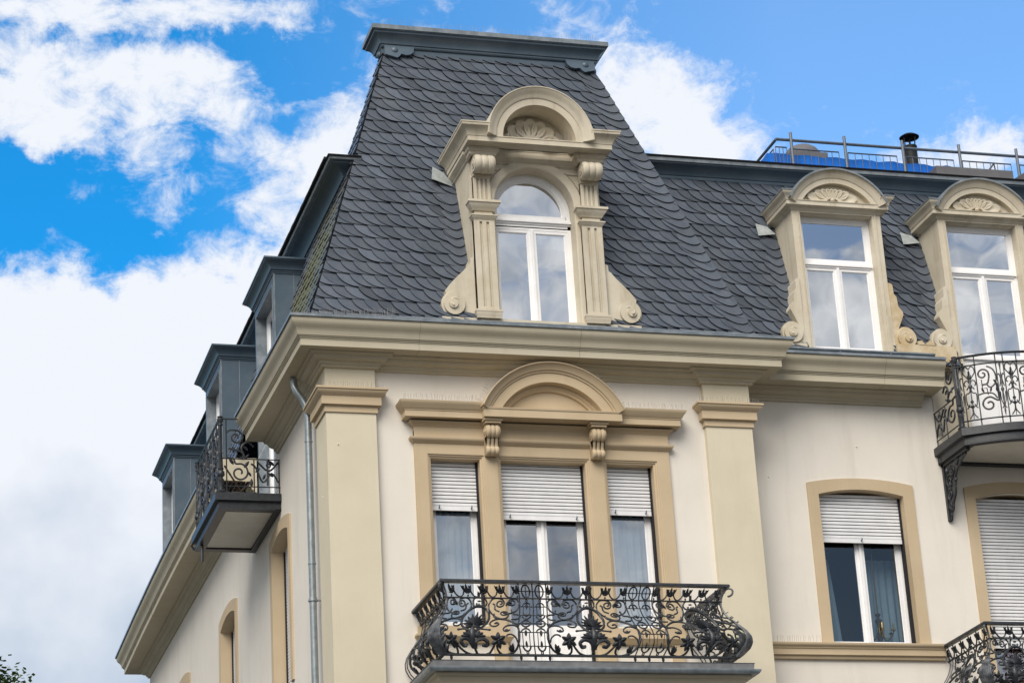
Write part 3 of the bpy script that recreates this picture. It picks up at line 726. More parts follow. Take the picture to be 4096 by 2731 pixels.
# chandelier seen in that window
ch=MB('brass'); cxx,cyy=9.22,W+.48
ch.lathe((cxx,cyy,11.0),[(.01,1.7),(.012,.55),(.05,.52),(.02,.47),(.06,.42),(.03,.34),(.02,.25),(.07,.18),(.04,.10),(.01,.02)],10)
for k in range(6):
    a=2*pi*k/6+.3; pts=[(cxx+r*math.cos(a),cyy+r*math.sin(a),11.0+z) for r,z in ((.04,.2),(.12,.10),(.2,.12),(.24,.22))]
    ch.tube(smoothpts(pts),.010,6); ch.lathe((cxx+.24*math.cos(a),cyy+.24*math.sin(a),11.2),[(.01,0),(.04,.03),(.015,.04),(.014,.12),(.003,.14)],8)
co_=ch.build('chandelier',smooth=50); co_.data.transform(Matrix.Translation((-cxx,-cyy,-12.7))); co_.location=(cxx,cyy,12.7)
tag(co_,'small brass chandelier hanging behind the blue wing window','chandelier')
# wing sill band
sb=MB('trim'); sb.sweep([(6.87,W),(10.07,W)],[(-.02,10.64),(.05,10.64),(.06,10.66),(.06,10.69),(.10,10.70),(.10,10.79),(.115,10.80),(.12,10.82),(.15,10.84),(.16,10.86),(.16,10.885),(-.02,10.90)])
sb.build('sill_band',B,smooth=30)

# ---------------------------------------------------------------- tower dormer
DF=FRONT(-.10)
def scroll_piece(mb,T,x0,sg,z0_,zt,wd,rv,dep,face=.0,flare=False):
    """volute console at the foot of a dormer: x0 inner edge, sg outward direction"""
    P=[(0,z0_),(0,zt),(.05,zt-.02),(.07,zt-.05),(.075,zt-.20),(.12,zt-.26),(.13,zt-.42),(.20,zt-.52),(.21,zt-.57)]
    if flare: P=[(0,z0_),(0,zt),(.05,zt-.02),(.055,zt-.12),(.09,zt-.14),(.17,zt-.24),(.30,zt-.37),(.41,zt-.49),(.49,zt-.60)]
    cxv,czv=wd-rv,z0_+rv*1.05
    for k in range(0,15):
        a=(pi*.30-k*pi/14*.80 if flare else pi*.72-k*pi/14*1.22); P.append((cxv+rv*math.cos(a),czv+rv*1.1*math.sin(a)))
    P=[(x0+sg*a,b) for a,b in P]
    mb.prism(lambda a,b,d:T(a,d,b),P,face-dep,face)
    for k,(r_,d) in enumerate(((rv*.86,.045),(rv*.36,.075))):
        off=rv*(.0,.10)[k]
        c=[(x0+sg*(cxv+off+r_*math.cos(2*pi*q/22)),czv-off*.3+r_*1.08*math.sin(2*pi*q/22)) for q in range(22)]
        mb.prism(lambda a,b,d:T(a,d,b),c,face-.01,face+d)
    pts=[]
    for q in range(16):
        t=q/15; a=pi*.9-t*1.3*pi; r_=rv*(.50-.30*t); pts.append(T(x0+sg*(cxv+r_*math.cos(a)),face+.03+.05*t,czv+r_*1.08*math.sin(a)))
    mb.tube(pts,[.012+.012*q/15 for q in range(16)],6)
def shell(mb,T,cu_,cz,w,h,o,n=7,deep=.06):
    for k in range(n):
        a=pi*(k+.5)/n if n>5 else pi*(k+.5)/n
        a=pi*.06+pi*.88*k/(n-1)
        Lr=1/math.sqrt((math.cos(a)/(w/2))**2+(math.sin(a)/h)**2)
        wd=Lr*math.sin(pi/n*.5)*1.15
        # lobe: scooped petal with raised rim
        rim=[];inn=[]
        for q in range(17):
            t=q/16; s_=math.sin(pi*t)
            l=Lr*(.12+.88*(.5-.5*math.cos(2*pi*t))**.5 if 0 else .12); 
        pts=[]
        m_=14
        for q in range(m_):
            b=2*pi*q/m_; lx=Lr*.60+Lr*.40*math.cos(b); ly=wd*math.sin(b)*(1.0 if math.cos(b)>0 else .55+.45*(1+math.cos(b)))
            pts.append((cu_+lx*math.cos(a)-ly*math.sin(a), cz+lx*math.sin(a)+ly*math.cos(a)))
        ctr=(cu_+Lr*.62*math.cos(a),cz+Lr*.62*math.sin(a))
        r0=[T(x,o,z) for x,z in pts]; r1=[T(x,o+deep,z) for x,z in pts]
        r2=[T(ctr[0]+(x-ctr[0])*.78,o+deep*1.05,ctr[1]+(z-ctr[1])*.78) for x,z in pts]
        r3=[T(ctr[0]+(x-ctr[0])*.4,o+deep*.55,ctr[1]+(z-ctr[1])*.4) for x,z in pts]
        mb.loft([r0,r1,r2,r3],closed=True); mb.add(r3,[list(range(m_))])
    mb.ball(T(cu_,o+deep,cz+.02),.045,.03,.03)
d=MB('stone')
XL,XR=2.40,4.585; ZB_=15.72; ZC=18.70
op=outline(2.80,4.14,ZB_,17.87,18.545,0,24,True)
wall_open(d,DF,XL,XR,ZB_,ZC,[op])
# cheeks running back into the roof
for x in (XL,XR):
    d.add([(x,-.1,ZB_),(x,-.1,ZC),(x,fy(ZC)+.1,ZC),(x,fy(ZB_)+.3,ZB_)],[(0,1,2,3)])
    e=.02 if x==XL else -.02
loft_o(d,DF,[(-.14,0),(-.14,.035),(-.02,.035),(0,.025),(0,-.30)],2.80,4.14,ZB_,17.87,18.545,True,24)
# spandrel panels
for sg in (-1,1):
    uc=3.47
    P=[(uc+sg*.92,18.50),(uc+sg*.36,18.50)]+[(uc+sg*(.83*math.sin(t)),17.87+.83*math.cos(t)) for t in (.72,.86,1.0,1.15)]+[(uc+sg*.92,18.02)]
    P2=[( (x-uc-sg*.70)*.62+uc+sg*.70,(z-18.36)*.62+18.36) for x,z in P]
    d.loft([[DF(x,.0,z) for x,z in P],[DF(x,.022,z) for x,z in P],[DF((x-uc-sg*.70)*.8+uc+sg*.70,.022,(z-18.36)*.8+18.36) for x,z in P],[DF((x-uc-sg*.70)*.76+uc+sg*.70,-.0,(z-18.36)*.76+18.36) for x,z in P]],closed=True)
    d.prism(lambda a,b,q:DF(a,q,b),P2,0,.018)
dorm=d.build('tower_dormer',B)
# fluted pilasters
def fluted(uc,wd,z0_,z1_,nfl,o,par,name='fluted_pilaster'):
    f=MB('stone'); dp=.06; fw=wd*.13
    gaps=[uc-wd/2+wd*(k+1)/(nfl+1) for k in range(nfl)]
    xs_=[uc-wd/2]
    for g_ in gaps: xs_+=[g_-fw/2,g_+fw/2]
    xs_.append(uc+wd/2)
    a0,a1=z0_+.05,z1_-.05
    f.tbox(DF,uc-wd/2,uc+wd/2,-.01,o-.03,z0_,z1_)
    f.tbox(DF,uc-wd/2,uc+wd/2,-.01,o,z0_,a0); f.tbox(DF,uc-wd/2,uc+wd/2,-.01,o,a1,z1_)
    for a,b in zip(xs_[::2],xs_[1::2]): f.tbox(DF,a,b,-.01,o,a0,a1)
    f.build(name,par)
def capm(uc,wd,z0_,z1_,o,ov,par,name):
    f=MB('stone'); h=z1_-z0_; a,b=uc-wd/2,uc+wd/2; yb=-.1
    f.sweep([(a,yb+.0),(a,yb-o),(b,yb-o),(b,yb+.0)],[(-.02,z0_),(.004,z0_),(ov*.25,z0_+h*.2),(ov*.4,z0_+h*.3),(ov*.75,z0_+h*.6),(ov*.8,z0_+h*.72),(ov,z0_+h*.75),(ov,z1_),(-.02,z1_+.005)])
    f.build(name,par,smooth=32)
for uc in (2.59,4.39):
    w_=.36; ocl=.11
    capm(uc,w_+.02,15.86,16.0,ocl,.03,dorm,'pilaster_base')
    fluted(uc,w_-.02,16.0,17.56,2,ocl,dorm)
    capm(uc,w_-.02,17.54,17.62,ocl,.05,dorm,'necking')
    dd=MB('stone'); dd.tbox(DF,uc-w_/2+.03,uc+w_/2-.03,-.01,ocl-.02,17.62,17.70); dd.build('pilaster_block',dorm)
    capm(uc,w_,17.70,17.86,ocl,.09,dorm,'pilaster_capital')
    fluted(uc,w_-.08,17.86,18.32,3,ocl-.02,dorm)
    dd=MB('stone'); dd.tbox(DF,uc-w_/2+.03,uc+w_/2-.03,-.01,ocl+.01,18.30,18.36); dd.build('pilaster_block',dorm)
    console(DF,uc,18.33,18.60,.34,.31,.05,'stone','console_bracket',dorm,top=False)
# entablature of dormer
e=MB('stone'); YD=-.10
dpth=[(XL-.0,.95),(XL,YD),(XR,YD),(XR,.95)]
e.sweep(dpth,[(-.02,18.58),(.0,18.58),(.03,18.60),(.03,18.62),(.07,18.65),(.10,18.68),(.10,18.74),(-.02,18.745)])
for uc in (2.59,4.39): e.sweep([(uc-.2,YD),(uc-.2,YD-.24),(uc+.2,YD-.24),(uc+.2,YD)],[(-.02,18.60),(.0,18.60),(.025,18.62),(.03,18.66),(.06,18.68),(.06,18.745),(-.02,18.75)])
e.sweep([(XL+.1,1.3),(XL+.1,YD-.28),(XR-.1,YD-.28),(XR-.1,1.3)],[(-.02,18.745),(.215,18.745),(.215,18.83),(.225,18.83),(.225,18.845),(-.02,18.85)])
cy_=[(-.02,18.84),(.225,18.84),(.235,18.87),(.25,18.90),(.28,18.935),(.31,18.955),(.33,18.97),(.335,18.99),(.335,19.01),(.345,19.01),(.345,19.03),(-.02,19.05)]
e.sweep([(XL+.1,1.3),(XL+.1,YD-.28),(2.64,YD-.28)],cy_); e.sweep([(4.33,YD-.28),(XR-.1,YD-.28),(XR-.1,1.3)],cy_)
e.box(XL,XR,YD-.02,1.3,18.74,18.84)
ent=e.build('dormer_cornice',dorm,smooth=32)
ah=MB('stone'); ac,az_=3.485,18.845; ro=.885
fo_=.10+.28-.1; 
pr=[(.61,-.2),(.61,.49),(.72,.50),(.725,.515),(.735,.52),(.75,.53),(.77,.535),(.80,.56),(.83,.585),(.86,.605),(.872,.61),(.873,.62),(.888,.62),(.889,-.2)]
ah.arc(DF,ac,az_,pr,0,pi,48)
ah.box(ac-.87,ac+.87,YD-.03,1.2,18.83,18.86)
# barrel roof behind the arch and niche back
ah.arc(FRONT(0),ac,az_,[(.55,-1.55),(.55,-.05),(.886,-.05),(.886,-1.55)],0,pi,32)
bk=[(ac+.64*math.cos(pi*k/24),az_+.64*math.sin(pi*k/24)) for k in range(25)]
ah.prism(lambda a,b,q:DF(a,q,b),bk,-.05,.03)
ah.build('arched_gable',dorm,smooth=32)
shl=MB('stone'); shell(shl,DF,3.46,18.93,.98,.46,.03,7,.09); shl.build('shell_ornament',dorm,smooth=40)
for sg,x0 in ((-1,XL),(1,XR)):
    s=MB('stone'); scroll_piece(s,DF,x0,sg,15.88,16.92,.56,.20,.55,.04,True); s.build('volute',dorm,smooth=30)
pl=MB('stone'); pl.box(1.83,5.12,-.17,.2,15.70,15.87); pl.build('dormer_plinth',dorm)
fl=MB('lead'); fl.add([(2.05,.80,18.9),(2.40,.78,18.72),(2.40,.70,18.50),(1.98,.62,18.60)],[(0,1,2,3)]); fl.add([(2.05,.80,18.9),(2.10,.9,18.93),(2.40,.9,18.75),(2.40,.78,18.72)],[(0,1,2,3)]); fl.build('lead_flashing',dorm)
# its window
wo=-.24
wf_=MB('white')
loft_o(wf_,DF,[(0,wo-.05),(0,wo),(.05,wo),(.055,wo-.012),(.07,wo-.012)],2.80,4.14,17.60,17.87,18.545,True,24)
loft_o(wf_,DF,[(.07,wo-.012),(.115,wo-.014),(.118,wo-.035),(.13,wo-.04),(.13,wo-.07)],2.80,4.14,17.70,17.87,18.545,True,24)
wf_.tbox(DF,2.86,4.08,wo-.05,wo-.012,17.765,17.83); wf_.tbox(DF,2.80,4.14,wo-.05,wo+.02,17.66,17.765); wf_.tbox(DF,2.78,4.16,wo,wo+.05,17.69,17.72); wf_.tbox(DF,2.80,4.14,wo-.05,wo,17.60,17.66)
wo1=wf_.build('arched_window_frame',dorm)
fo,pn=casement(DF,dorm,2.80,4.14,15.86,17.62,wo,mull=3.47)
for p in pn: pane(DF,*p,wo-.03,dorm,'glass_hi')
pg=outline(2.80,4.14,17.82,17.87,18.545,.12,24,True)
p=MB('glass_hi'); p.add([DF(a,wo-.055,b) for a,b in pg],[list(range(len(pg)))]); p.build('pane',dorm,merge=False)
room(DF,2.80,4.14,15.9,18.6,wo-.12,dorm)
bl=MB('blind'); bl.tbox(DF,2.9,3.44,wo-.06,wo-.05,17.28,17.56); bl.tbox(DF,3.5,4.06,wo-.06,wo-.05,17.26,17.56); bl.build('roller_blind',dorm)

# ---------------------------------------------------------------- wing dormers
def wing_dormer(dx,ZLOW=15.72):
    Y=W-.12; T=lambda u,o,z:(u+dx,Y-o,z)
    x0,x1=8.18,9.80; o0,o1_=8.33,9.65; zc=18.34
    d=MB('stone')
    wall_open(d,T,x0,x1,ZLOW,18.50,[outline(o0,o1_,ZLOW,zc,zc)])
    for x in (x0,x1): d.add([T(x,0,ZLOW),T(x,0,18.5),(x+dx,wy(18.5)+.1,18.5),(x+dx,wy(ZLOW)+.3,ZLOW)],[(0,1,2,3)])
    loft_o(d,T,[(-.055,0),(-.055,.02),(-.04,.018),(-.038,.0),(-.02,-.005),(-.016,-.02),(0,-.025),(0,-.25)],o0,o1_,ZLOW,zc,zc)
    d.tbox(T,x0-.0,o0-.05,-.01,.02,ZLOW,16.52); d.tbox(T,o1_+.05,x1,-.01,.02,ZLOW,16.52)
    ob=d.build('wing_dormer',B)
    c=MB('stone','zinc2')
    pa=[(x0+dx,1.25),(x0+dx,Y),(x1+dx,Y),(x1+dx,1.25)]
    c.sweep(pa,[(-.02,18.36),(.0,18.36),(.03,18.38),(.045,18.40),(.10,18.42),(.12,18.43),(.12,18.50),(.13,18.50),(.135,18.515),(-.02,18.53)])
    cyp=[(-.02,18.51),(.13,18.51),(.14,18.54),(.16,18.575),(.19,18.60),(.205,18.62),(.21,18.645),(-.02,18.65)]
    c.sweep([(x0+dx,1.25),(x0+dx,Y),(8.20+dx,Y)],cyp); c.sweep([(9.76+dx,Y),(x1+dx,Y),(x1+dx,1.25)],cyp)
    c.use('zinc2'); c.sweep([(x0+dx,1.25),(x0+dx,Y),(8.20+dx,Y)],[(-.02,18.648),(.22,18.645),(.22,18.665),(-.02,18.68)]); c.sweep([(9.76+dx,Y),(x1+dx,Y),(x1+dx,1.25)],[(-.02,18.648),(.22,18.645),(.22,18.665),(-.02,18.68)])
    c.use('stone').box(x0+dx,x1+dx,Y,1.3,18.5,18.62)
    c.build('dormer_cornice',ob,smooth=32)
    a=MB('stone','zinc2'); ac=8.98; hw=.81; rs=.44; Ro=(hw*hw+rs*rs)/(2*rs); cz=18.64+rs-Ro; th=math.asin(hw/Ro)
    thb=math.acos((18.52-cz)/Ro)
    a.arc(T,ac,cz,[(Ro-.22,-.1),(Ro-.22,.12),(Ro-.13,.125),(Ro-.125,.14),(Ro-.11,.145),(Ro-.095,.16),(Ro-.06,.17),(Ro-.03,.19),(Ro-.01,.205),(Ro-.005,.215),(Ro,.215),(Ro,-.6)],pi/2-thb,pi/2+thb,36)
    a.use('zinc2').arc(T,ac,cz,[(Ro+.001,-.85),(Ro+.001,.225),(Ro-.012,.235),(Ro+.02,.235),(Ro+.024,-.85)],pi/2-thb,pi/2+thb,36)
    a.use('stone'); th2=math.acos(max(-1,(18.52-cz)/(Ro-.22)))
    bk=[(ac+(Ro-.2)*math.sin(-th2+2*th2*k/24),cz+(Ro-.2)*math.cos(-th2+2*th2*k/24)) for k in range(25)]
    a.prism(lambda p,q,r_:T(p,r_,q),bk,-.5,.02)
    a.build('arched_gable',ob,smooth=32)
    s=MB('stone'); shell(s,T,8.93,18.545,.98,.235,.02,9,.05); s.build('shell_ornament',ob,smooth=40)
    for sg,xx,mm in ((-1,x0,'stone'),(1,x1,'stained')):
        v=MB(mm); scroll_piece(v,T,xx,sg,15.92,17.12,.40,.19,.5,.03); v.build('volute',ob,smooth=30)
    wo=-.18
    fo,pn=casement(T,ob,o0,o1_,15.90,zc,wo,mull=8.99,trans=(17.42,17.53))
    for p_ in pn: pane(T,*p_,wo-.03,ob,'glass_hi')
    room(T,o0,o1_,15.9,18.4,wo-.1,ob)
    f=MB('lead'); f.add([(x0-.36+dx,wy(18.42)-.12,18.42),(x0-.16+dx,wy(18.38)-.13,18.36),(x0-.04+dx,wy(18.2)-.14,18.20),(x0-.36+dx,wy(18.18)-.12,18.16)],[(0,1,2,3)]); f.build('lead_flashing',ob)
    return ob
wing_dormer(0); wing_dormer(2.69,15.6); wing_dormer(5.4)
st=MB('stained'); st.box(9.8,10.87,W-.22,W+.3,15.6,15.99); st.prism(lambda a,b,q:(a,W-.14-q,b),[(10.20,15.98),(10.17,16.05),(10.26,16.07),(10.31,16.00),(10.40,16.08),(10.46,16.04),(10.5,15.98)],-.3,.08)
st.build('stone_infill',B)
st=MB('stone'); st.box(7.86,8.2,W-.17,W+.3,15.6,15.94)
st.build('stone_infill',B)
# door below the second wing dormer, opening on to the balcony
dr=MB('white'); T=FRONT(W-.12)
dr.tbox(T,11.02,12.34,-.25,-.2,14.3,15.95); dr.tbox(T,11.12,11.66,-.2,-.185,14.4,15.8); dr.tbox(T,11.72,12.26,-.2,-.185,14.4,15.8)
dr.build('balcony_door',B)
for a,b in ((WG0,10.885),(12.485,WG1)): jb=MB('stone'); jb.tbox(FW,a,b,-.2,.02,14.2,15.72); jb.build('door_jamb',B)
for a,b in ((10.87,11.02),(12.34,12.5)): jb=MB('stone'); jb.tbox(T,a,b,-.3,.03,14.2,15.75); jb.build('door_jamb',B)

# ---------------------------------------------------------------- street-side metal dormers
def side_dormer(X,y0,y1,zt,zb,door=False):
    T=lambda u,o,z:(X-o,u,z)
    d=MB('zinc','zinc2')
    a0,a1=y0+.14,y1-.14; zo=zt-.20
    wall_open(d,T,y0,y1,zb,zt,[outline(a0,a1,zb,zo,zo)])
    for yy in (y0,y1): d.add([T(yy,0,zb),T(yy,0,zt),(1.3,yy,zt),(1.3,yy,zb)],[(0,1,2,3)])
    d.use('zinc2').loft([[T(u,o,z) for u,z in outline(a0,a1,zb,zo,zo,i)] for i,o in ((-.012,.0),(-.012,.012),(0,.012),(0,-.24))])
    for xx_ in (X+.35,): d.box(xx_,xx_+.012,y0-.006,y0+.01,15.7,zt-.02)
    for yy in (y0,): d.tbox(T,yy-.008,yy+.02,-.02,.008,zb,zt)
    ob=d.build('metal_dormer',B)
    c=MB('zinc','zinc2')
    pa=[(sidex(zt)+.5,y1),(X,y1),(X,y0),(sidex(zt)+.5,y0)]
    c.sweep(pa,[(-.02,zt-.03),(.015,zt-.03),(.02,zt-.01),(.035,zt),(.035,zt+.02),(.06,zt+.03),(.065,zt+.06),(.09,zt+.10),(.13,zt+.14),(.17,zt+.165),(.18,zt+.19),(-.02,zt+.2)])
    c.sweep(pa,[(-.02,zt+.19),(.195,zt+.185),(.195,zt+.215),(-.02,zt+.24)])
    c.box(X,sidex(zt)+.5,y0,y1,zt+.15,zt+.24)
    c.build('dormer_cornice',ob,smooth=32)
    wo=-.18
    fo,pn=casement(T,ob,a0,a1,zb+.1,zo,wo,mull=(a0+a1)/2,trans=None if door else None)
    for p_ in pn: pane(T,*p_,wo-.03,ob,'glass_hi')
    room(T,a0,a1,zb+.1,zo,wo-.1,ob)
side_dormer(.03,4.27,6.12,18.36,14.25,True)
side_dormer(-.20,8.55,10.35,18.36,15.6)
side_dormer(-.24,14.4,16.1,18.36,15.6)

# ---------------------------------------------------------------- ornamental ironwork
def mapcurves(mb,M3,curves,r=.0085,flip=1):
    for cdat in curves:
        pts,rr_=(cdat if isinstance(cdat,tuple) and isinstance(cdat[0],list) else (cdat,r))
        P=smoothpts([Vector((a,b,0)) for a,b in pts],4)
        mb.tube([M3(p.x*flip,p.y,0) for p in P],rr_*1.55,5)
def leaf(mb,M3,u,v,ang,l,w,lift=.02):
    w*=1.12
    ca,sa=math.cos(ang),math.sin(ang); n=6; L1=[];L2=[];C=[];Bk=[]
    for k in range(n+1):
        t=k/n; ww=w*math.sin(pi*min(1,t*.9+.05))**.8*(1-.25*t); x=l*t; up=lift*math.sin(pi*t)
        L1.append(M3(u+x*ca-ww*sa,v+x*sa+ww*ca,0)); L2.append(M3(u+x*ca+ww*sa,v+x*sa-ww*ca,0)); C.append(M3(u+x*ca,v+x*sa,.008+up)); Bk.append(M3(u+x*ca,v+x*sa,-.006))
    mb.loft([L1,C,L2,Bk,L1])
def ring(mb,M3,u,v,a,b,r=.008,n=18,a0=0,a1=2*pi): 
    mb.tube([M3(u+a*math.cos(a0+(a1-a0)*k/n),v+b*math.sin(a0+(a1-a0)*k/n),0) for k in range(n+1)],r*1.5,5)
def blob(mb,M3,u,v,r,rn=None,rz=None):
    c=M3(u,v,0); mb.ball(c,r,r if rn is None else rn,r if rz is None else rz,7,5)
SU,SV=.0013,.87/730
def tr(pts): return [((x-(1070+(y-350)*.11))*SU,(1080-y)*SV) for x,y in pts]
RAW=[
 [(1325,425),(1345,425),(1350,400),(1325,385),(1295,405),(1290,440),(1320,465),(1360,450),(1375,410),(1350,370),(1300,355),(1240,360),(1205,400),(1195,450),(1215,510),(1260,565),(1320,610),(1390,640)],
 [(1465,415),(1450,415),(1450,390),(1480,380),(1500,405),(1490,435),(1450,440),(1425,410),(1440,370),(1490,355),(1540,380),(1555,440),(1540,500),(1500,540),(1440,560),(1385,550)],
 [(1440,560),(1455,590),(1435,625),(1390,640),(1330,630),(1290,600),(1285,565)],
 [(1390,640),(1330,650),(1290,680),(1285,720),(1320,750),(1365,745),(1380,715),(1355,695),(1335,710)],
 ([(1390,640),(1450,650),(1530,690),(1590,750),(1620,830),(1625,920),(1605,1000),(1560,1050),(1500,1075)],.011),
 [(1595,760),(1550,735),(1490,735),(1450,765),(1450,805),(1490,815),(1515,795)],
 ([(1150,1072),(1210,1080),(1290,1060),(1340,1010),(1370,960)],.011),
 ([(1385,980),(1390,1040),(1430,1075),(1500,1070),(1540,1050)],.011),
 [(1490,880),(1500,860),(1540,855),(1585,890),(1610,950)],
 ([(1155,1000),(1165,950),(1200,920),(1250,915),(1290,950),(1275,990),(1235,985)],.019),
 [(1080,470),(1110,470),(1160,450),(1165,400),(1130,355),(1080,350)],
 [(1085,440),(1115,455),(1120,430),(1105,425)],
 [(1170,785),(1300,800)],
 [(1470,500),(1500,560),(1560,570),(1590,600),(1560,640),(1500,645)],
 [(1240,420),(1265,440),(1280,500),(1340,530)],
]
def conv(): 
    o=[]
    for c in RAW:
        if isinstance(c,tuple): o.append((tr(c[0]),c[1]))
        else: o.append(tr(c))
    return o
CUR=conv()
def ornate_panel(mb,M3,sl_=1.0,sr=1.0):
    """one symmetrical scroll panel; M3(u,h,n)"""
    for sg,s in ((1,sr),(-1,sl_)):
        MM=lambda u,v,n,sg=sg,s=s:M3(u*sg*s,v,n)
        mapcurves(mb,MM,CUR)
        fx,fz=tr([(1405,925)])[0]
        for k in range(6): leaf(mb,MM,fx,fz,pi/2+k*pi/3,.115,.034,.03)
        blob(mb,MM,fx,fz,.022)
        a,b=tr([(1545,1050)])[0]
        for q in range(3): leaf(mb,MM,a,b,1.3+.45*q,.11-.02*q,.026)
        a,b=tr([(1410,400)])[0]
        for q in range(3): leaf(mb,MM,a,b,-.2-.8*q,.07,.02)
        a,b=tr([(1400,555)])[0]; ring(mb,MM,a,b,.055,.03,.008,14)
        a,b=tr([(1300,800)])[0]; blob(mb,MM,a,b,.024,.02,.018)
        a,b=tr([(1590,760)])[0]
        for q in range(3): leaf(mb,MM,a,b,1.2+.5*q,.08,.016)
        a,b=tr([(1160,900)])[0]
        for q in range(4): leaf(mb,MM,a,b+.01,.1+.4*q,.15-.02*q,.034)
        a,b=tr([(1390,640)])[0]; blob(mb,MM,a,b,.018)
        a,b=tr([(1240,985)])[0]; blob(mb,MM,a,b,.024)
        a,b=tr([(1480,800)])[0]; blob(mb,MM,a,b,.026,.02,.02)
        a,b=tr([(1350,705)])[0]; blob(mb,MM,a,b,.016)
    ring(mb,M3,0,.525,.19,.21,.013,28)
    for k in range(9):
        a=pi/2+(k-4)*.36; leaf(mb,M3,0,.42,a,(.225-.018*abs(k-4)),.026,.035)
    for k in (-1,1): leaf(mb,M3,0,.40,pi/2+k*1.9,.13,.03); leaf(mb,M3,0,.385,pi/2+k*1.25,.16,.025)
    mb.tube([M3(0,h,0) for h in (.0,.08,.2,.30,.40)],[.02,.018,.045,.05,.014],8)
    blob(mb,M3,0,.225,.032,.03,.045); blob(mb,M3,0,.08,.05,.03,.014)
    leaf(mb,M3,0,.86,pi/2,.10,.022); blob(mb,M3,0,.82,.03,.02,.012); blob(mb,M3,0,.76,.014,.014,.03)
    leaf(mb,M3,0,.72,pi/2+.8,.05,.014); leaf(mb,M3,0,.72,pi/2-.8,.05,.014)
def frieze(mb,M3,u0,u1,zs_,zt,pitch=.27):
    n=max(1,round((u1-u0)/pitch)); p=(u1-u0)/n; H=zt-zs_
    for k in range(n):
        c=u0+p*(k+.5)
        if k<n: ring(mb,M3,c,zt-H*.15,p*.34,H*.78,.008,12,pi,2*pi)
    for k in range(n+1):
        c=u0+p*k
        for s in (-1,0,1):
            if (k==0 and s<0) or (k==n and s>0): continue
            leaf(mb,M3,c+s*.01,zs_+H*.30,pi/2+s*-.55,H*.68,.024,.02)
        blob(mb,M3,c,zs_+H*.38,.035,.02,.010); blob(mb,M3,c,zs_+H*.16,.014,.014,.02)
def lattice(mb,M3,u0,u1,h1,zt,cells=2):
    w=(u1-u0)/cells
    for k in range(cells+1): mb.tube([M3(u0+k*w,h,0) for h in [zt*q/12 for q in range(13)]],.0095,5)
    for k in range(cells):
        c=u0+w*(k+.5); r=w*.30
        ring(mb,M3,c,(h1+zt)/2,r,(zt-h1)*.42,.008,16)
        mb.tube([M3(c,h1+.03,0),M3(c,zt-.03,0)],.007,4); mb.tube([M3(c-w/2,(h1+zt)/2,0),M3(c+w/2,(h1+zt)/2,0)],.007,4)
        blob(mb,M3,c,(h1+zt)/2,.016)
        ring(mb,M3,c,h1-.03,.016,.016,.006,8)
        ring(mb,M3,c,.745,r,.06,.008,10,0,pi); mb.tube([M3(c-w/2,.745,0),M3(c+w/2,.745,0)],.007,4); leaf(mb,M3,c,.80,-pi/2,.10,.02)
        for s in (-1,1): mb.tube([M3(c+s*r*.8,.745,0),M3(c+s*r*.8,.60,0)],.006,4); mb.tube([M3(c+s*r*.75,.30,0),M3(c+s*r*.75,.10,0)],.006,4)
        ring(mb,M3,c,.60,r,.07,.008,10,pi,2*pi); mb.tube([M3(c-w/2,.60,0),M3(c+w/2,.60,0)],.006,4)
        for s in (-1,0,1): leaf(mb,M3,c,.57,pi/2+s*.6,.07,.013)
        ring(mb,M3,c,.45,r,.055,.009,16); mb.tube([M3(c-w/2,.45,0),M3(c+w/2,.45,0)],.008,4); blob(mb,M3,c,.45,.02)
        ring(mb,M3,c,.525,.014,.014,.006,8); ring(mb,M3,c,.38,.014,.014,.006,8)
        ring(mb,M3,c,.30,r,.06,.008,10,0,pi); mb.tube([M3(c-w/2,.30,0),M3(c+w/2,.30,0)],.008,4); leaf(mb,M3,c,.34,-pi/2,.10,.02)
        mb.tube([M3(c-w/2,.11,0),M3(c+w/2,.11,0)],.008,4); ring(mb,M3,c,.11,r*.85,.06,.009,10,pi,2*pi); leaf(mb,M3,c,.09,pi/2,.09,.017); ring(mb,M3,c,.03,.014,.018,.006,8)
OFFT=[(0,.05),(.06,.11),(.14,.17),(.22,.19),(.30,.185),(.39,.15),(.50,.075),(.60,.0),(.70,-.05),(.80,-.08),(.87,-.08),(.95,-.06),(1.02,-.03),(1.10,.0)]
def off(h):
    for (a,x),(b,y) in zip(OFFT,OFFT[1:]):
        if h<=b: return x+(y-x)*(max(h,a)-a)/(b-a)
    return 0.0
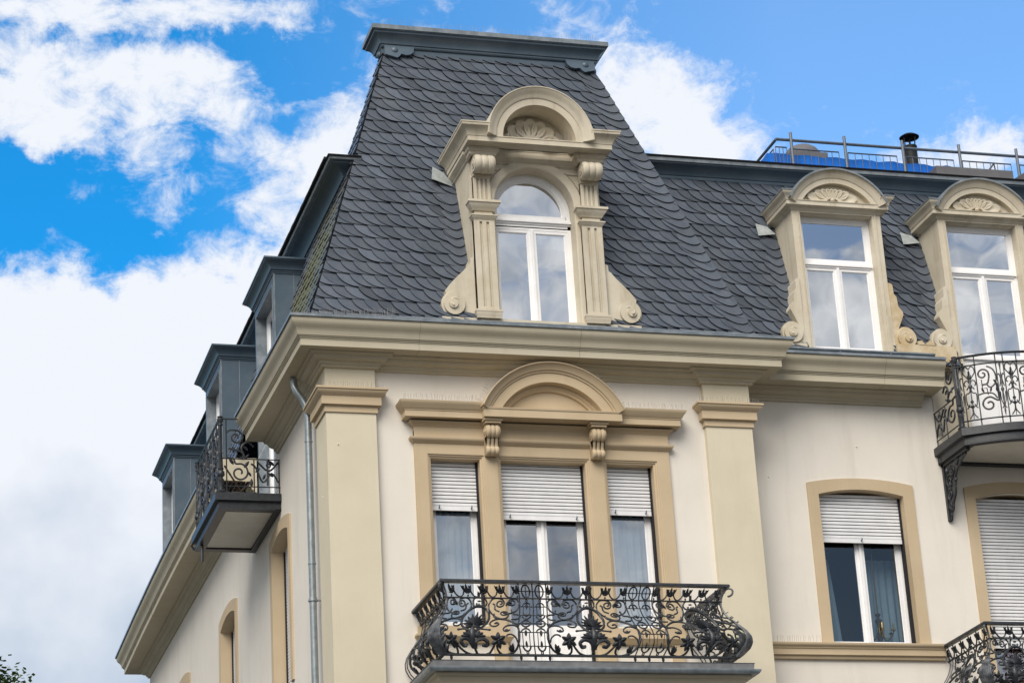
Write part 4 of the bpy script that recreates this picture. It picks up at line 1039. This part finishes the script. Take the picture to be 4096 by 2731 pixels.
def bellied_balcony(xl,xr,yb,yf,zr,name_parent,label):
    """xl..xr rail ends, yb wall plane, yf front rail plane, zr bottom rail height"""
    hw=(xr-xl)/2; xc=(xl+xr)/2
    ob=MB('cornice','zinc2','slab_edge')     # slab
    path=[(xl-.02,yb),(xl-.02,yf),(xr+.02,yf),(xr+.02,yb)]
    zt=zr-.12
    ob.sweep(path,[(-.3,zt-.55),(.0,zt-.55),(.03,zt-.40),(.06,zt-.38),(.08,zt-.30),(.14,zt-.22),(.17,zt-.21),(.19,zt-.17),(-.3,zt-.165)])
    ob.use('zinc2').sweep(path,[(-.3,zt-.165),(.27,zt-.165),(.29,zt-.14),(.30,zt-.12),(.30,zt-.105),(-.3,zt-.10)])
    ob.use('slab_edge').sweep(path,[(-.3,zt-.10),(.215,zt-.10),(.225,zt-.01),(.235,zt),(-.3,zt+.01)])
    ob.use('cornice').box(xl+.1,xr-.1,yf+.1,yb,zt-.5,zt-.01)
    slab=ob.build('balcony',B,smooth=32); slab['label']=label
    H=1.09; h1=.87
    Wd=xr-xl
    def MF(u,h,n):   # u from xl
        x=xl+u; o=off(h); return (xc+(x-xc)*(1+o/hw),yf-o-n,zr+h)
    D=yb-yf
    def MS(s):
        def f(u,h,n):  # u from the wall to the front
            o=off(h); y=yb-u; y=yb-(u)*(1+o/D)
            return ((xl-o-n) if s<0 else (xr+o+n),y,zr+h)
        return f
    k=Wd/4.35
    def shift(Mx,c): return lambda u,h,n:Mx(c+u,h,n)
    for c,a,b in ((.5,.80,1.0),(2.18,1,1),(3.85,1.0,.80)):
        p=MB('iron'); ornate_panel(p,shift(MF,c*k),a*k,b*k); p.build('scroll_panel',slab,smooth=50)
    for a,b in ((1.13,1.55),(2.81,3.23)):
        p=MB('iron'); lattice(p,MF,a*k,b*k,h1,H-.02); p.build('lattice_panel',slab,smooth=50)
    for a,b in ((.08,1.10),(1.58,2.78),(3.26,4.28)):
        p=MB('iron'); frieze(p,MF,a*k,b*k,h1,H-.03); p.build('frieze',slab,smooth=50)
    for s in (-1,1):
        p=MB('iron'); ornate_panel(p,shift(MS(s),D*.56),min(1,D/1.5),min(1,D*.44/.66)); frieze(p,MS(s),.06,D-.08,h1,H-.03)
        for uu in (.05,.16): p.tube([MS(s)(uu,H*q/12,0) for q in range(13)],.009,5)
        p.build('scroll_panel',slab,smooth=50)
    r=MB('iron')      # rails
    for h,rad,wd in ((H,.022,.045),(h1,.008,.02),(0,.014,.03)):
        o=off(h); pa=[(xl,yb),(xl,yf),(xr,yf),(xr,yb)]
        r.sweep(pa,[(o-wd,zr+h-rad),(o+wd,zr+h-rad),(o+wd*1.1,zr+h),(o+wd*.9,zr+h+rad),(o-wd*.9,zr+h+rad)])
    for u in (.12,1.13,1.34,1.55,2.81,3.02,3.23,4.23):
        x,y,z=MF(u*k,0,0); r.lathe((x,y,zr-.13),[(.016,0),(.010,.03),(.012,.06),(.022,.075),(.018,.13)],6)
    r.build('handrail',slab,smooth=40)
    for s in (-1,1):    # acanthus at the two corners
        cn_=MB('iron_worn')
        cx0=xl if s<0 else xr
        for q in range(7):
            dd=(q-3)/3; ang=pi/4+dd*.62; pts=[];rad=[]
            top=.50+.14*(1-abs(dd))+.03*(q%2)
            for j in range(13):
                t=j/12; h=.01+top*t; o=off(h)*1.0+.02*math.sin(pi*t); sp=.07*dd*math.sin(pi*min(1,t*.8+.15))
                pts.append((cx0+s*(o*1.0)+s*-sp*.9,yf-o*1.0-sp*.9,zr+h)); rad.append(.019*(1-.6*t)+.004)
            c0=Vector(pts[-1]); pts.append(tuple(c0+Vector((s*.04,-.04,.02)))); rad.append(.006)
            cn_.tube(pts,rad,6)
        cp=[(cx0+s*off(h),yf-off(h),zr+h) for h in [1.09*j/24 for j in range(25)]]
        cn_.tube(cp,.017,6)
        rr_=[(cx0+s*(.02-.05*math.cos(a)),yf-(.02-.05*math.cos(a)),zr+.99+.06*math.sin(a)) for a in [pi*2*q/14 for q in range(12)]]
        cn_.tube(rr_,.016,6)
        for q in range(5): 
            a=q/4; h=.03+.06*q
            for w_ in (-1,1):
                MM=(MF if w_>0 else MS(s)); uu=((.04 if s<0 else Wd-.04) if w_>0 else D-.04)
                dr_=(1 if s<0 else -1) if w_>0 else -1
                leaf(cn_,MM,uu,h,pi/2-dr_*(.9-.1*q),.16,.03,.03)
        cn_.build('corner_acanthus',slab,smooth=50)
    return slab
bellied_balcony(1.22,5.55,0,-1.72,10.06,B,'wide bellied iron balcony with medallions')
bellied_balcony(10.06,13.9,W,-1.0,9.76,B,'bellied iron balcony cut off by the frame')

def straight_panels(mb,Mx,Lr,H,z0h,z1h,pat):
    """bars and scroll fillings on a mapping Mx(u,h,n)"""
    n=max(2,round(Lr/.27)); ed=[0]
    seq=[.12,.22,.34]
    i=0
    while ed[-1]<Lr-.05:
        ed.append(min(Lr,ed[-1]+seq[(pat+i)%3])); i+=1
    for e_ in ed: mb.tube([Mx(e_,h,0) for h in (0.0,z0h,(z0h+z1h)/2,z1h,H)],.012,4)
    for e_ in ed[1:-1]:
        for h in (z0h,z1h): 
            blob(mb,Mx,e_,h,.03,.03,.016); blob(mb,Mx,e_,h,.018)
    for (a,b) in zip(ed,ed[1:]):
        c=(a+b)/2; w=b-a; h0,h1_=z0h+.02,z1h-.02; Hh=h1_-h0
        Q=lambda x,y:(c+x*w,h0+y*Hh)
        if w<.16:
            mb.tube([Mx(c,h0+Hh*t,0) for t in (0,.1,.2,.35,.45,.5,.55,.7,.85,1)],[.004,.016,.006,.02,.012,.03,.012,.022,.006,.018],6)
            for s in (-1,1):
                mapcurves(mb,Mx,[[Q(s*.4,.78),Q(s*.25,.80),Q(s*.1,.70),Q(s*.3,.56)],[Q(s*.35,.46),Q(s*.3,.3),Q(s*.08,.2),Q(s*.3,.14)]],.006)
        elif w<.28:
            for s in (-1,1):
                mapcurves(mb,Mx,[[Q(0,.72),Q(s*.2,.80),Q(s*.42,.88),Q(s*.38,.97),Q(s*.18,1.0),Q(s*.02,.95)],
                    [Q(0,.66),Q(s*.15,.73),Q(s*.35,.72),Q(s*.42,.66),Q(s*.32,.63)],[Q(0,.58),Q(s*.12,.50),Q(s*.38,.47),Q(s*.38,.32),Q(s*.28,.24),Q(s*.18,.28)],
                    [Q(0,.60),Q(s*.16,.60),Q(s*.28,.56)],[Q(0,.20),Q(s*.2,.24),Q(s*.4,.20)],[Q(0,.22),Q(s*.05,.1),Q(s*.3,.01)]],.007)
                leaf(mb,Mx,c,h0+.74*Hh,pi/2-s*.35,.10,.012)
            mb.tube([Mx(c,h0+Hh*t,0) for t in (0,.2,.24,.28,.33,.36,.5,.58,.63,.67,.72,.9)],[.006,.008,.03,.012,.03,.01,.008,.02,.035,.012,.012,.006],6)
            leaf(mb,Mx,c,h0+.8*Hh,pi/2,.12,.02)
        else:
            def spi(cx0,cy0,r,a0,turn,s=1): return [ (cx0+r*(1-.80*t)*math.cos(a0+s*turn*2*pi*t), cy0+r*(1-.80*t)*math.sin(a0+s*turn*2*pi*t)) for t in [q/14 for q in range(15)]]
            x0,y0=Q(-.18,.82); mapcurves(mb,Mx,[[Q(-.25,.62),Q(.0,.64),Q(.1,.75)]+spi(x0,y0,w*.30,-.2,1.3)],.010)
            x0,y0=Q(-.02,.24); mapcurves(mb,Mx,[[Q(.42,.62),Q(.46,.45),Q(.44,.3)]+spi(x0,y0,w*.42,0,-1.4,-1)[2:]],.011)
            mapcurves(mb,Mx,[[Q(.05,.97),Q(.32,.90),Q(.45,.75),Q(.35,.62),Q(.12,.56),Q(-.02,.62),Q(.05,.68)],[Q(-.48,.44),Q(-.2,.46),Q(.2,.44),Q(.4,.34)]],.009)
            mb.tube([Mx(*Q(-.26,.72),0),Mx(*Q(-.26,.55),0),Mx(*Q(-.05,.55),0),Mx(*Q(-.02,.42),0)],.009,4)
            for q in ((.1,.47,1.3),(.4,.47,1.5),(-.2,.47,2),(.3,.7,-1)): leaf(mb,Mx,*Q(q[0],q[1]),q[2],.09,.018)
def baluster_post(mb,x,y,z0_,H):
    mb.lathe((x,y,z0_),[(.0,-.06),(.022,-.05),(.02,0),(.075,0),(.08,.02),(.045,.05),(.042,.20),(.052,.22),(.052,.235),(.034,.25),(.034,.27),(.062,.30),(.068,.33),(.058,.37),(.036,.39),(.05,.41),(.05,.425),(.036,.44),(.04,.46),(.033,.68),(.040,.69),(.034,.70),(.030,H-.16),(.045,H-.15),(.045,H-.13),(.03,H-.12),(.055,H-.07),(.055,H-.04),(.035,H-.02),(.05,H)],12)
def framed_balcony(T,u0,u1,dep,z0_,H,bowd,label,cut):
    """T(u,o,z) from a wall; front optionally bowed; lower edge plates and soffit"""
    sl_=MB('iron','soffit')
    n=14
    def fr(t,o): # front edge point
        return (u0+(u1-u0)*t, dep+bowd*(1-(2*t-1)**2)+o)
    def edge(z,e):
        pts=[(u0-e,-.02)]+[(fr(k/n,0)[0]+(-e if k==0 else e if k==n else 0),fr(k/n,0)[1]+e) for k in range(n+1)]+[(u1+e,-.02)]
        return [T(a,b,z) for a,b in pts]
    sl_.loft([edge(z0_,-.12),edge(z0_,.02),edge(z0_-.015,.05),edge(z0_-.14,.05),edge(z0_-.15,.02),edge(z0_-.16,-.01),edge(z0_-.26,-.01),edge(z0_-.27,.0),edge(z0_-.285,-.0),edge(z0_-.285,-.16),edge(z0_-.25,-.16)])
    top=edge(z0_-.005,.0); sl_.add(top,[list(range(len(top)))])
    bt=edge(z0_-.25,-.14); sl_.use('soffit').add(bt,[list(range(len(bt)))])
    sl_.use('iron').tbox(T,u0,u1,-.01,.10,z0_-.29,z0_-.20)
    ob=sl_.build('balcony',B,smooth=40); ob['label']=label
    pth=[fr(k/n,-.05) for k in range(n+1)]
    Ls=[0]
    for a,b in zip(pth,pth[1:]): Ls.append(Ls[-1]+math.hypot(b[0]-a[0],b[1]-a[1]))
    def MF(u,h,nn):
        u=max(0,min(Ls[-1],u))
        for k in range(n):
            if u<=Ls[k+1]+1e-9: break
        t=(u-Ls[k])/(Ls[k+1]-Ls[k]); a,b=pth[k],pth[k+1]
        return T(a[0]+(b[0]-a[0])*t,a[1]+(b[1]-a[1])*t+nn,z0_+h)
    p=MB('iron'); straight_panels(p,MF,Ls[-1],H-.02,.12,H-.16,0); p.build('railing_panel',ob,smooth=50)
    r=MB('iron')
    for h,rad in ((H,.022),(H-.16,.012),(.12,.012)): r.tube([MF(Ls[-1]*q/40,h,0) for q in range(41)],rad,6)
    for s,uu in ((0,u0),(1,u1)):
        MS=lambda u,h,nn,uu=uu,s=s:T(uu+(nn if s else -nn)+(.03 if s==0 else -.03),u,z0_+h)
        q=MB('iron')
        d1=dep-.08
        # side panel, stepped down under the projecting eaves
        lo=.60
        for h in (.12,lo): q.tube([MS(0,h,0),MS(d1,h,0)],.011,5)
        for u in (0.02,d1*.45,d1*.92): q.tube([MS(u,0,0),MS(u,lo if u<d1*.8 else H,0)],.011,4)
        def spi(cx0,cy0,rr_,a0,turn): return [(cx0+rr_*(1-.8*t)*math.cos(a0+turn*2*pi*t),cy0+rr_*(1-.8*t)*math.sin(a0+turn*2*pi*t)) for t in [k/14 for k in range(15)]]
        cur=[[(d1*.92,.62),(d1*.8,.60)]+spi(d1*.70,.36,.17,1.2,1.4),[(d1*.92,1.05),(d1*.86,1.10)]+spi(d1*.75,.98,.13,1.3,1.4),[(d1*.6,.62),(d1*.66,.80),(d1*.55,.9),(d1*.45,.82)],
             [(.03,.2),(d1*.15,.36),(d1*.3,.2),(d1*.42,.45),(d1*.5,.52)],[(.03,.56),(d1*.2,.40),(d1*.4,.56)],[(d1*.22,.15),(d1*.22,.58)],[(d1*.88,.78),(d1*.7,.74),(d1*.62,.66),(d1*.7,.60)]]
        mapcurves(q,MS,cur,.011); ring(q,MS,d1*.2,.5,.035,.03,.009,10)
        for a,b,c in ((d1*.3,.25,2),(d1*.5,.3,1),(d1*.6,.6,2.2),(d1*.8,.7,1.6),(d1*.12,.3,.7),(d1*.35,.45,-.8),(d1*.55,.75,.8)): leaf(q,MS,a,b,c,.11,.022)
        if cut: 
            for a,b,c in ((d1*.7,.85,2),(d1*.8,.5,1),(d1*.62,.45,2.2),(d1*.5,.12,1.6),(d1*.1,.5,.7)): leaf(q,MS,a,b,c,.14,.03)
        q.build('railing_panel',ob,smooth=50)
        r.tube([MS(d1,H,0),MS(d1*.72,H,0)],.014,5)
        pos=T(uu+(.03 if s==0 else -.03),dep-.06,z0_); baluster_post(r,pos[0],pos[1],pos[2],H+.03)
    r.build('handrail',ob,smooth=40)
    return ob
rb=framed_balcony(FW,10.385,12.97,1.02,14.24,1.22,.50,'bow fronted iron balcony on openwork brackets below the second wing dormer',False)
sbal=framed_balcony(S0,3.9,6.40,1.06,14.20,1.30,0.0,'box shaped iron balcony with pale soffit on the street side wall',True)
# drain spout under the street-side balcony
dsp=MB('iron'); dsp.tube([(-1.0,6.0,13.98),(-1.0,6.0,13.62)],.028,8); dsp.tube([(-1.0,6.36,14.0),(-1.06,6.5,13.98),(-1.1,6.52,14.05),(-1.08,6.47,14.08)],.02,6); dsp.build('drain_spout',sbal,smooth=40)
# openwork bracket under the bowed balcony
for u in (10.47,12.87):
    b=MB('iron'); MBk=lambda a,h,nn,u=u:(u+nn,W-.02-a,13.0+h)
    b.tbox(lambda p,q,z,u=u:(u+p,W-q,z),-.035,.035,.0,.06,12.98,13.98); b.tbox(lambda p,q,z,u=u:(u+p,W-q,z),-.035,.035,.0,.95,13.90,13.965)
    outl=[(.04,0),(.09,.04),(.10,.12),(.18,.16),(.20,.24),(.30,.34),(.34,.46),(.36,.60),(.44,.70),(.60,.80),(.84,.88)]
    P=smoothpts([Vector((x,y,0)) for x,y in outl],3); b.tube([MBk(p.x,p.y,0) for p in P],.022,6)
    poly=[(p.x,p.y) for p in P]+[(.05,.9),(.05,0)]
    b.prism(lambda p,q,dd,u=u:(u+dd,W-.02-p,13.0+q),poly,-.008,.008)
    def spi(cx0,cy0,rr_,a0,turn): return [(cx0+rr_*(1-.8*t)*math.cos(a0+turn*2*pi*t),cy0+rr_*(1-.8*t)*math.sin(a0+turn*2*pi*t)) for t in [k/14 for k in range(15)]]
    for sgn in (-.016,.016):
        MM=lambda a,h,nn,sgn=sgn:MBk(a,h,sgn+nn*(1 if sgn>0 else -1))
        mapcurves(b,MM,[spi(.17,.62,.12,0,1.5),spi(.15,.40,.09,1,1.5),spi(.32,.76,.09,2,1.4),spi(.12,.22,.06,2,1.4),spi(.52,.86,.05,2,1.4)],.011)
        for a,h,c in ((.10,.1,1.2),(.12,.3,2),(.2,.5,1.5),(.25,.62,.8),(.3,.7,.3),(.12,.75,1.5),(.22,.82,0),(.45,.8,.2)): leaf(b,MM,a,h,c,.10,.026)
    b.ball(MBk(.38,.58,0),.03,.03,.03); b.ball(MBk(.62,.80,0),.03,.04,.04)
    b.build('bracket',rb,smooth=50)

# ---------------------------------------------------------------- downpipe
p=MB('galv'); px,py=-.135,.86
pts=smoothpts([Vector(q) for q in ((-.33,.92,15.14),(-.33,.92,15.04),(-.30,.90,14.92),(-.20,.88,14.76),(-.15,.86,14.62),(px,py,14.46))],4)+[Vector((px,py,0.3))]
p.tube(pts,.055,14)
for z in (14.06,12.1,11.55,9.6): p.lathe((px,py,z),[(.056,0),(.063,.004),(.063,.03),(.056,.034)],14)
p.lathe((px,py,11.52),[(.056,0),(.075,.003),(.075,.03),(.056,.034)],14); p.box(px,px+.15,py-.02,py+.02,11.53,11.55)
p.build('downpipe',B,smooth=45)

# ---------------------------------------------------------------- bird spikes
def spikes(pts_fn,n,h,parent,spread=.35,seed=0,dirf=None):
    r=random.Random(seed); s=MB('spike')
    for i in range(n):
        t=(i+.5)/n+r.uniform(-.4,.4)/n; p0=Vector(pts_fn(t)); d=Vector(dirf(t)) if dirf else Vector((0,0,1))
        d=(d+Vector((r.uniform(-spread,spread)*.5,r.uniform(-spread,spread),0))).normalized()
        s.tube([p0,p0+d*h*r.uniform(.8,1.1)],.0018,3,cap=False)
    return s.build('bird_spikes',parent)
lin=lambda a,b:(lambda t:tuple(a[i]+(b[i]-a[i])*t for i in range(3)))
Rp=Rr_=(1.14**2+.74**2)/(2*.74)
spikes(lambda t:(cxp+Rp*math.sin(th_*(2*t-1)),-.30,czp+Rp*math.cos(th_*(2*t-1))) ,120,.12,eno,.3,1,dirf=lambda t:(math.sin(th_*(2*t-1)),0,math.cos(th_*(2*t-1)))) if False else None
th_=math.asin(1.14/Rp)
spikes(lambda t:(cxp+Rp*math.sin(th_*(2*t-1)),-.32,czp+Rp*math.cos(th_*(2*t-1))),130,.13,eno,.3,1,dirf=lambda t:(math.sin(th_*(2*t-1)),0,math.cos(th_*(2*t-1))))
spikes(lin((1.1,-.28,14.42),(2.35,-.28,14.42)),60,.11,eno,.4,2)
spikes(lin((4.65,-.28,14.42),(5.66,-.28,14.42)),50,.11,eno,.4,3)
spikes(lin((-.1,-.2,14.6),(.85,-.2,14.6)),55,.11,B,.3,4); spikes(lin((-.16,-.2,14.6),(-.16,.7,14.6)),30,.11,B,.3,5)
spikes(lin((5.96,-.2,14.6),(7.0,-.2,14.6)),45,.11,B,.3,6); spikes(lin((7.02,-.15,14.6),(7.02,.5,14.6)),18,.11,B,.3,7)
spikes(lin((1.45,1.50,21.86),(5.35,1.50,21.86)),110,.12,tco,.3,8)
spikes(lin((2.95,-.60,18.85),(4.02,-.60,18.85)),60,.12,dorm,.3,9)
spikes(lin((-.45,-.45,15.62),(1.0,-.50,15.70)),80,.12,cob,.4,10)
spikes(lin((6.9,W-.13,10.9),(7.95,W-.13,10.9)),30,.10,B,.3,12)

# small wall studs
sd_=MB('wall')
for x,y,z in ((.12,-.1,13.72),(7.35,W,13.65),(8.95,W,14.22),(-.05,.3,13.0)):
    sd_.ball((x,y-.006,z),.012,.012,.012)
sd_.build('wall_studs',B)

# ---------------------------------------------------------------- roof terrace
RY=3.0
rl=MB('steel')
zt_,zb2=20.98,20.1
rl.tube([(9.16,RY,zt_),(18,RY,zt_)],.028,6); rl.tube([(9.16,RY,zt_),(9.16,RY+2.6,zt_)],.028,6)
posts=[9.43,10.49,11.65,12.80,13.98,15.1,16.2]
for x in posts: rl.tube([(x,RY-.05,zb2),(x,RY-.05,zt_+.13)],.028,6)
rl.tube([(9.16,RY+1.5,zb2),(9.16,RY+1.5,zt_+.1)],.028,6)
def guard(a,b,zt2):
    rl.tube([a+(zt2,),b+(zt2,)],.015,4); n=max(3,int(math.hypot(b[0]-a[0],b[1]-a[1])/.13))
    for k in range(n+1):
        x=a[0]+(b[0]-a[0])*k/n; y=a[1]+(b[1]-a[1])*k/n; rl.tube([(x,y,zb2+.1),(x,y,zt2)],.008,4)
guard((9.14,RY+.03),(9.36,RY+.03),20.84)
for a,b in zip([9.40]+[q+.06 for q in posts[1:]],[q-.1 for q in posts[1:]]): guard((a+.02,RY+.03),(b,RY+.03),20.82)
guard((9.13,RY+.1),(9.13,RY+2.2),20.82)
rl.build('roof_railing',B,smooth=45)
tp_=MB('tarp'); rt_=random.Random(3); top=[];bot=[]
n=60
for k in range(n+1):
    x=9.0+3.9*k/n; y=RY+.12+.008*math.sin(k*1.9)+.01*rt_.uniform(-1,1); top.append((x,y,20.74+.006*math.sin(k*.7)+.018*abs(math.sin(k*pi/8.5))-.02*k/n)); bot.append((x,y,20.15))
pre=[(9.0,RY+2.3-.22*k,20.72+.02*math.sin(k)) for k in range(10)]
tp_.loft([[(p[0],p[1]+.02,p[2]) for p in pre+top],pre+top,[(p[0],p[1],20.15) for p in pre]+bot])
to=tp_.build('tarpaulin',smooth=40); to.data.transform(Matrix.Translation((-10.9,-RY,-20.15))); to.location=(10.9,RY,20.15)
tag(to,'bright blue tarpaulin tied along the roof terrace railing','tarpaulin')
fl=MB('flue'); fl.lathe((12.14,3.6,20.2),[(.12,0),(.12,.58),(.127,.59),(.127,.61),(.12,.62),(.12,1.10),(.127,1.105),(.127,1.13),(.11,1.135)],18)
for a in (0.4,1.97,3.5,5.1): fl.tube([(12.14+.12*math.cos(a),3.6+.12*math.sin(a),21.3),(12.14+.15*math.cos(a),3.6+.15*math.sin(a),21.53)],.009,4)
fl.lathe((12.14,3.6,21.51),[(.185,0),(.19,.012),(.12,.06),(.02,.09)],20); fl.lathe((12.14,3.6,21.27),[(.02,0),(.02,.26)],8)
fl.build('chimney_flue',B,smooth=40)
dm=MB('grey_plate'); dm.ball((9.98,3.75,20.98),.36,.36,.28,20,10); dm.box(9.62,10.34,3.4,4.1,20.0,20.98); dm.build('roof_dome',B,smooth=50)
pt_=MB('grey_plate','slate'); 
pt_.prism(lambda a,b,d:(a,b,d),[(12.05,2.5),(13.6,2.5),(13.6,3.3),(12.05,3.3)],20.0,20.42)
pt_.prism(lambda a,b,d:(a,b,d),[(13.9,2.3),(16,2.3),(16,3.0),(13.75,3.0)],20.0,20.42)
pt_.tube([(13.3,3.2,20.5),(13.62,3.2,20.90),(13.66,3.2,20.5)],.025,4); pt_.tube([(14.0,2.2,20.2),(14.25,2.4,20.56)],.03,4)
pt_.build('skylight_housing',B)
# ---------------------------------------------------------------- things on the balconies
fc=MB('brown')
for yy in (4.75,5.25):
    fc.tube([(-.35,yy,14.22),(-.80,yy,14.95)],.016,6); fc.tube([(-.80,yy,14.22),(-.35,yy,14.66)],.016,6)
for k in range(6): fc.box(-.80+.075*k,-.74+.075*k,4.74,5.26,14.66,14.68)
for k in range(3): fc.box(-.83-.012*k,-.81-.012*k,4.74,5.26,14.78+.09*k,14.85+.09*k)
fo2=fc.build('folding_chair'); fo2.data.transform(Matrix.Translation((.6,-5.0,-14.2))); fo2.location=(-.6,5.0,14.2)
tag(fo2,'dark brown slatted folding chair behind the railing of the street side balcony','chair')
pe=empty('potted_plant',(10.75,-.55,9.66)); tag(pe,'dark purple leafed potted plant behind the lower right balcony railing','potted plant')
q=MB('pot'); q.lathe((0,0,0),[(.12,0),(.17,.28),(.19,.28),(.19,.33),(.16,.33),(.15,.28)],14); q.build('pot',pe,smooth=40)
q=MB('purple'); r_=random.Random(11)
for k in range(260):
    a=r_.uniform(0,2*pi); rr_=r_.uniform(0,.26); z=r_.uniform(.3,.85); c=Vector((rr_*math.cos(a),rr_*math.sin(a),z)); d1=Vector((r_.uniform(-1,1),r_.uniform(-1,1),r_.uniform(-.4,1))).normalized(); d2=d1.cross(Vector((0,0,1)) if abs(d1.z)<.9 else Vector((1,0,0))).normalized()*.022
    q.add([c,c+d1*.05+d2,c+d1*.11,c+d1*.05-d2],[(0,1,2,3)])
q.build('foliage',pe,merge=False)

# ---------------------------------------------------------------- tree beyond the street-side wall
def tree(x,y,H,cr_,label,seed):
    r=random.Random(seed); t=empty('broadleaf_tree',(x,y,0)); tag(t,label,'tree')
    tk=MB('bark'); tk.tube([(0,0,0),(.05,.02,H*.25),(-.05,.05,H*.5),(.08,0,H*.75),(0,0,H*.92)],[.32,.26,.2,.12,.03],9)
    tips=[]
    for k in range(34):
        z=H*r.uniform(.35,.88); a=r.uniform(0,2*pi); l=cr_*(.55+.5*r.random())*(1-.35*abs(z/H-.6))
        e_=Vector((l*math.cos(a),l*math.sin(a),z+l*.45)); mid=Vector((l*.5*math.cos(a+.2),l*.5*math.sin(a+.2),z+l*.15))
        tk.tube([(0,0,z),mid,e_],[.07,.04,.012],5); tips+= [e_,mid.lerp(e_,.5)]
        for q in range(2):
            a2=a+r.uniform(-.8,.8); e2=mid+Vector((l*.45*math.cos(a2),l*.45*math.sin(a2),l*.35)); tk.tube([mid,e2],[.03,.008],4); tips.append(e2)
    tk.build('trunk',t,smooth=50)
    lf=MB('leaf')
    for tip in tips:
        for c_ in range(16):
            cc=tip+Vector((r.gauss(0,.30),r.gauss(0,.30),r.gauss(0,.24)))
            for k in range(20):
                c=cc+Vector((r.gauss(0,.11),r.gauss(0,.11),r.gauss(0,.09))); d1=Vector((r.uniform(-1,1),r.uniform(-1,1),r.uniform(-.6,.6))).normalized(); d2=d1.cross(Vector((r.uniform(-.4,.4),r.uniform(-.4,.4),1))).normalized()*.045
                l=r.uniform(.08,.14); lf.add([c,c+d1*l*.5+d2,c+d1*l,c+d1*l*.5-d2],[(0,1,2,3)])
    lf.build('crown',t,merge=False)
tree(-5.62,15,14.5,2.3,'green broadleaf tree whose crown tip shows beyond the street side wall',5)
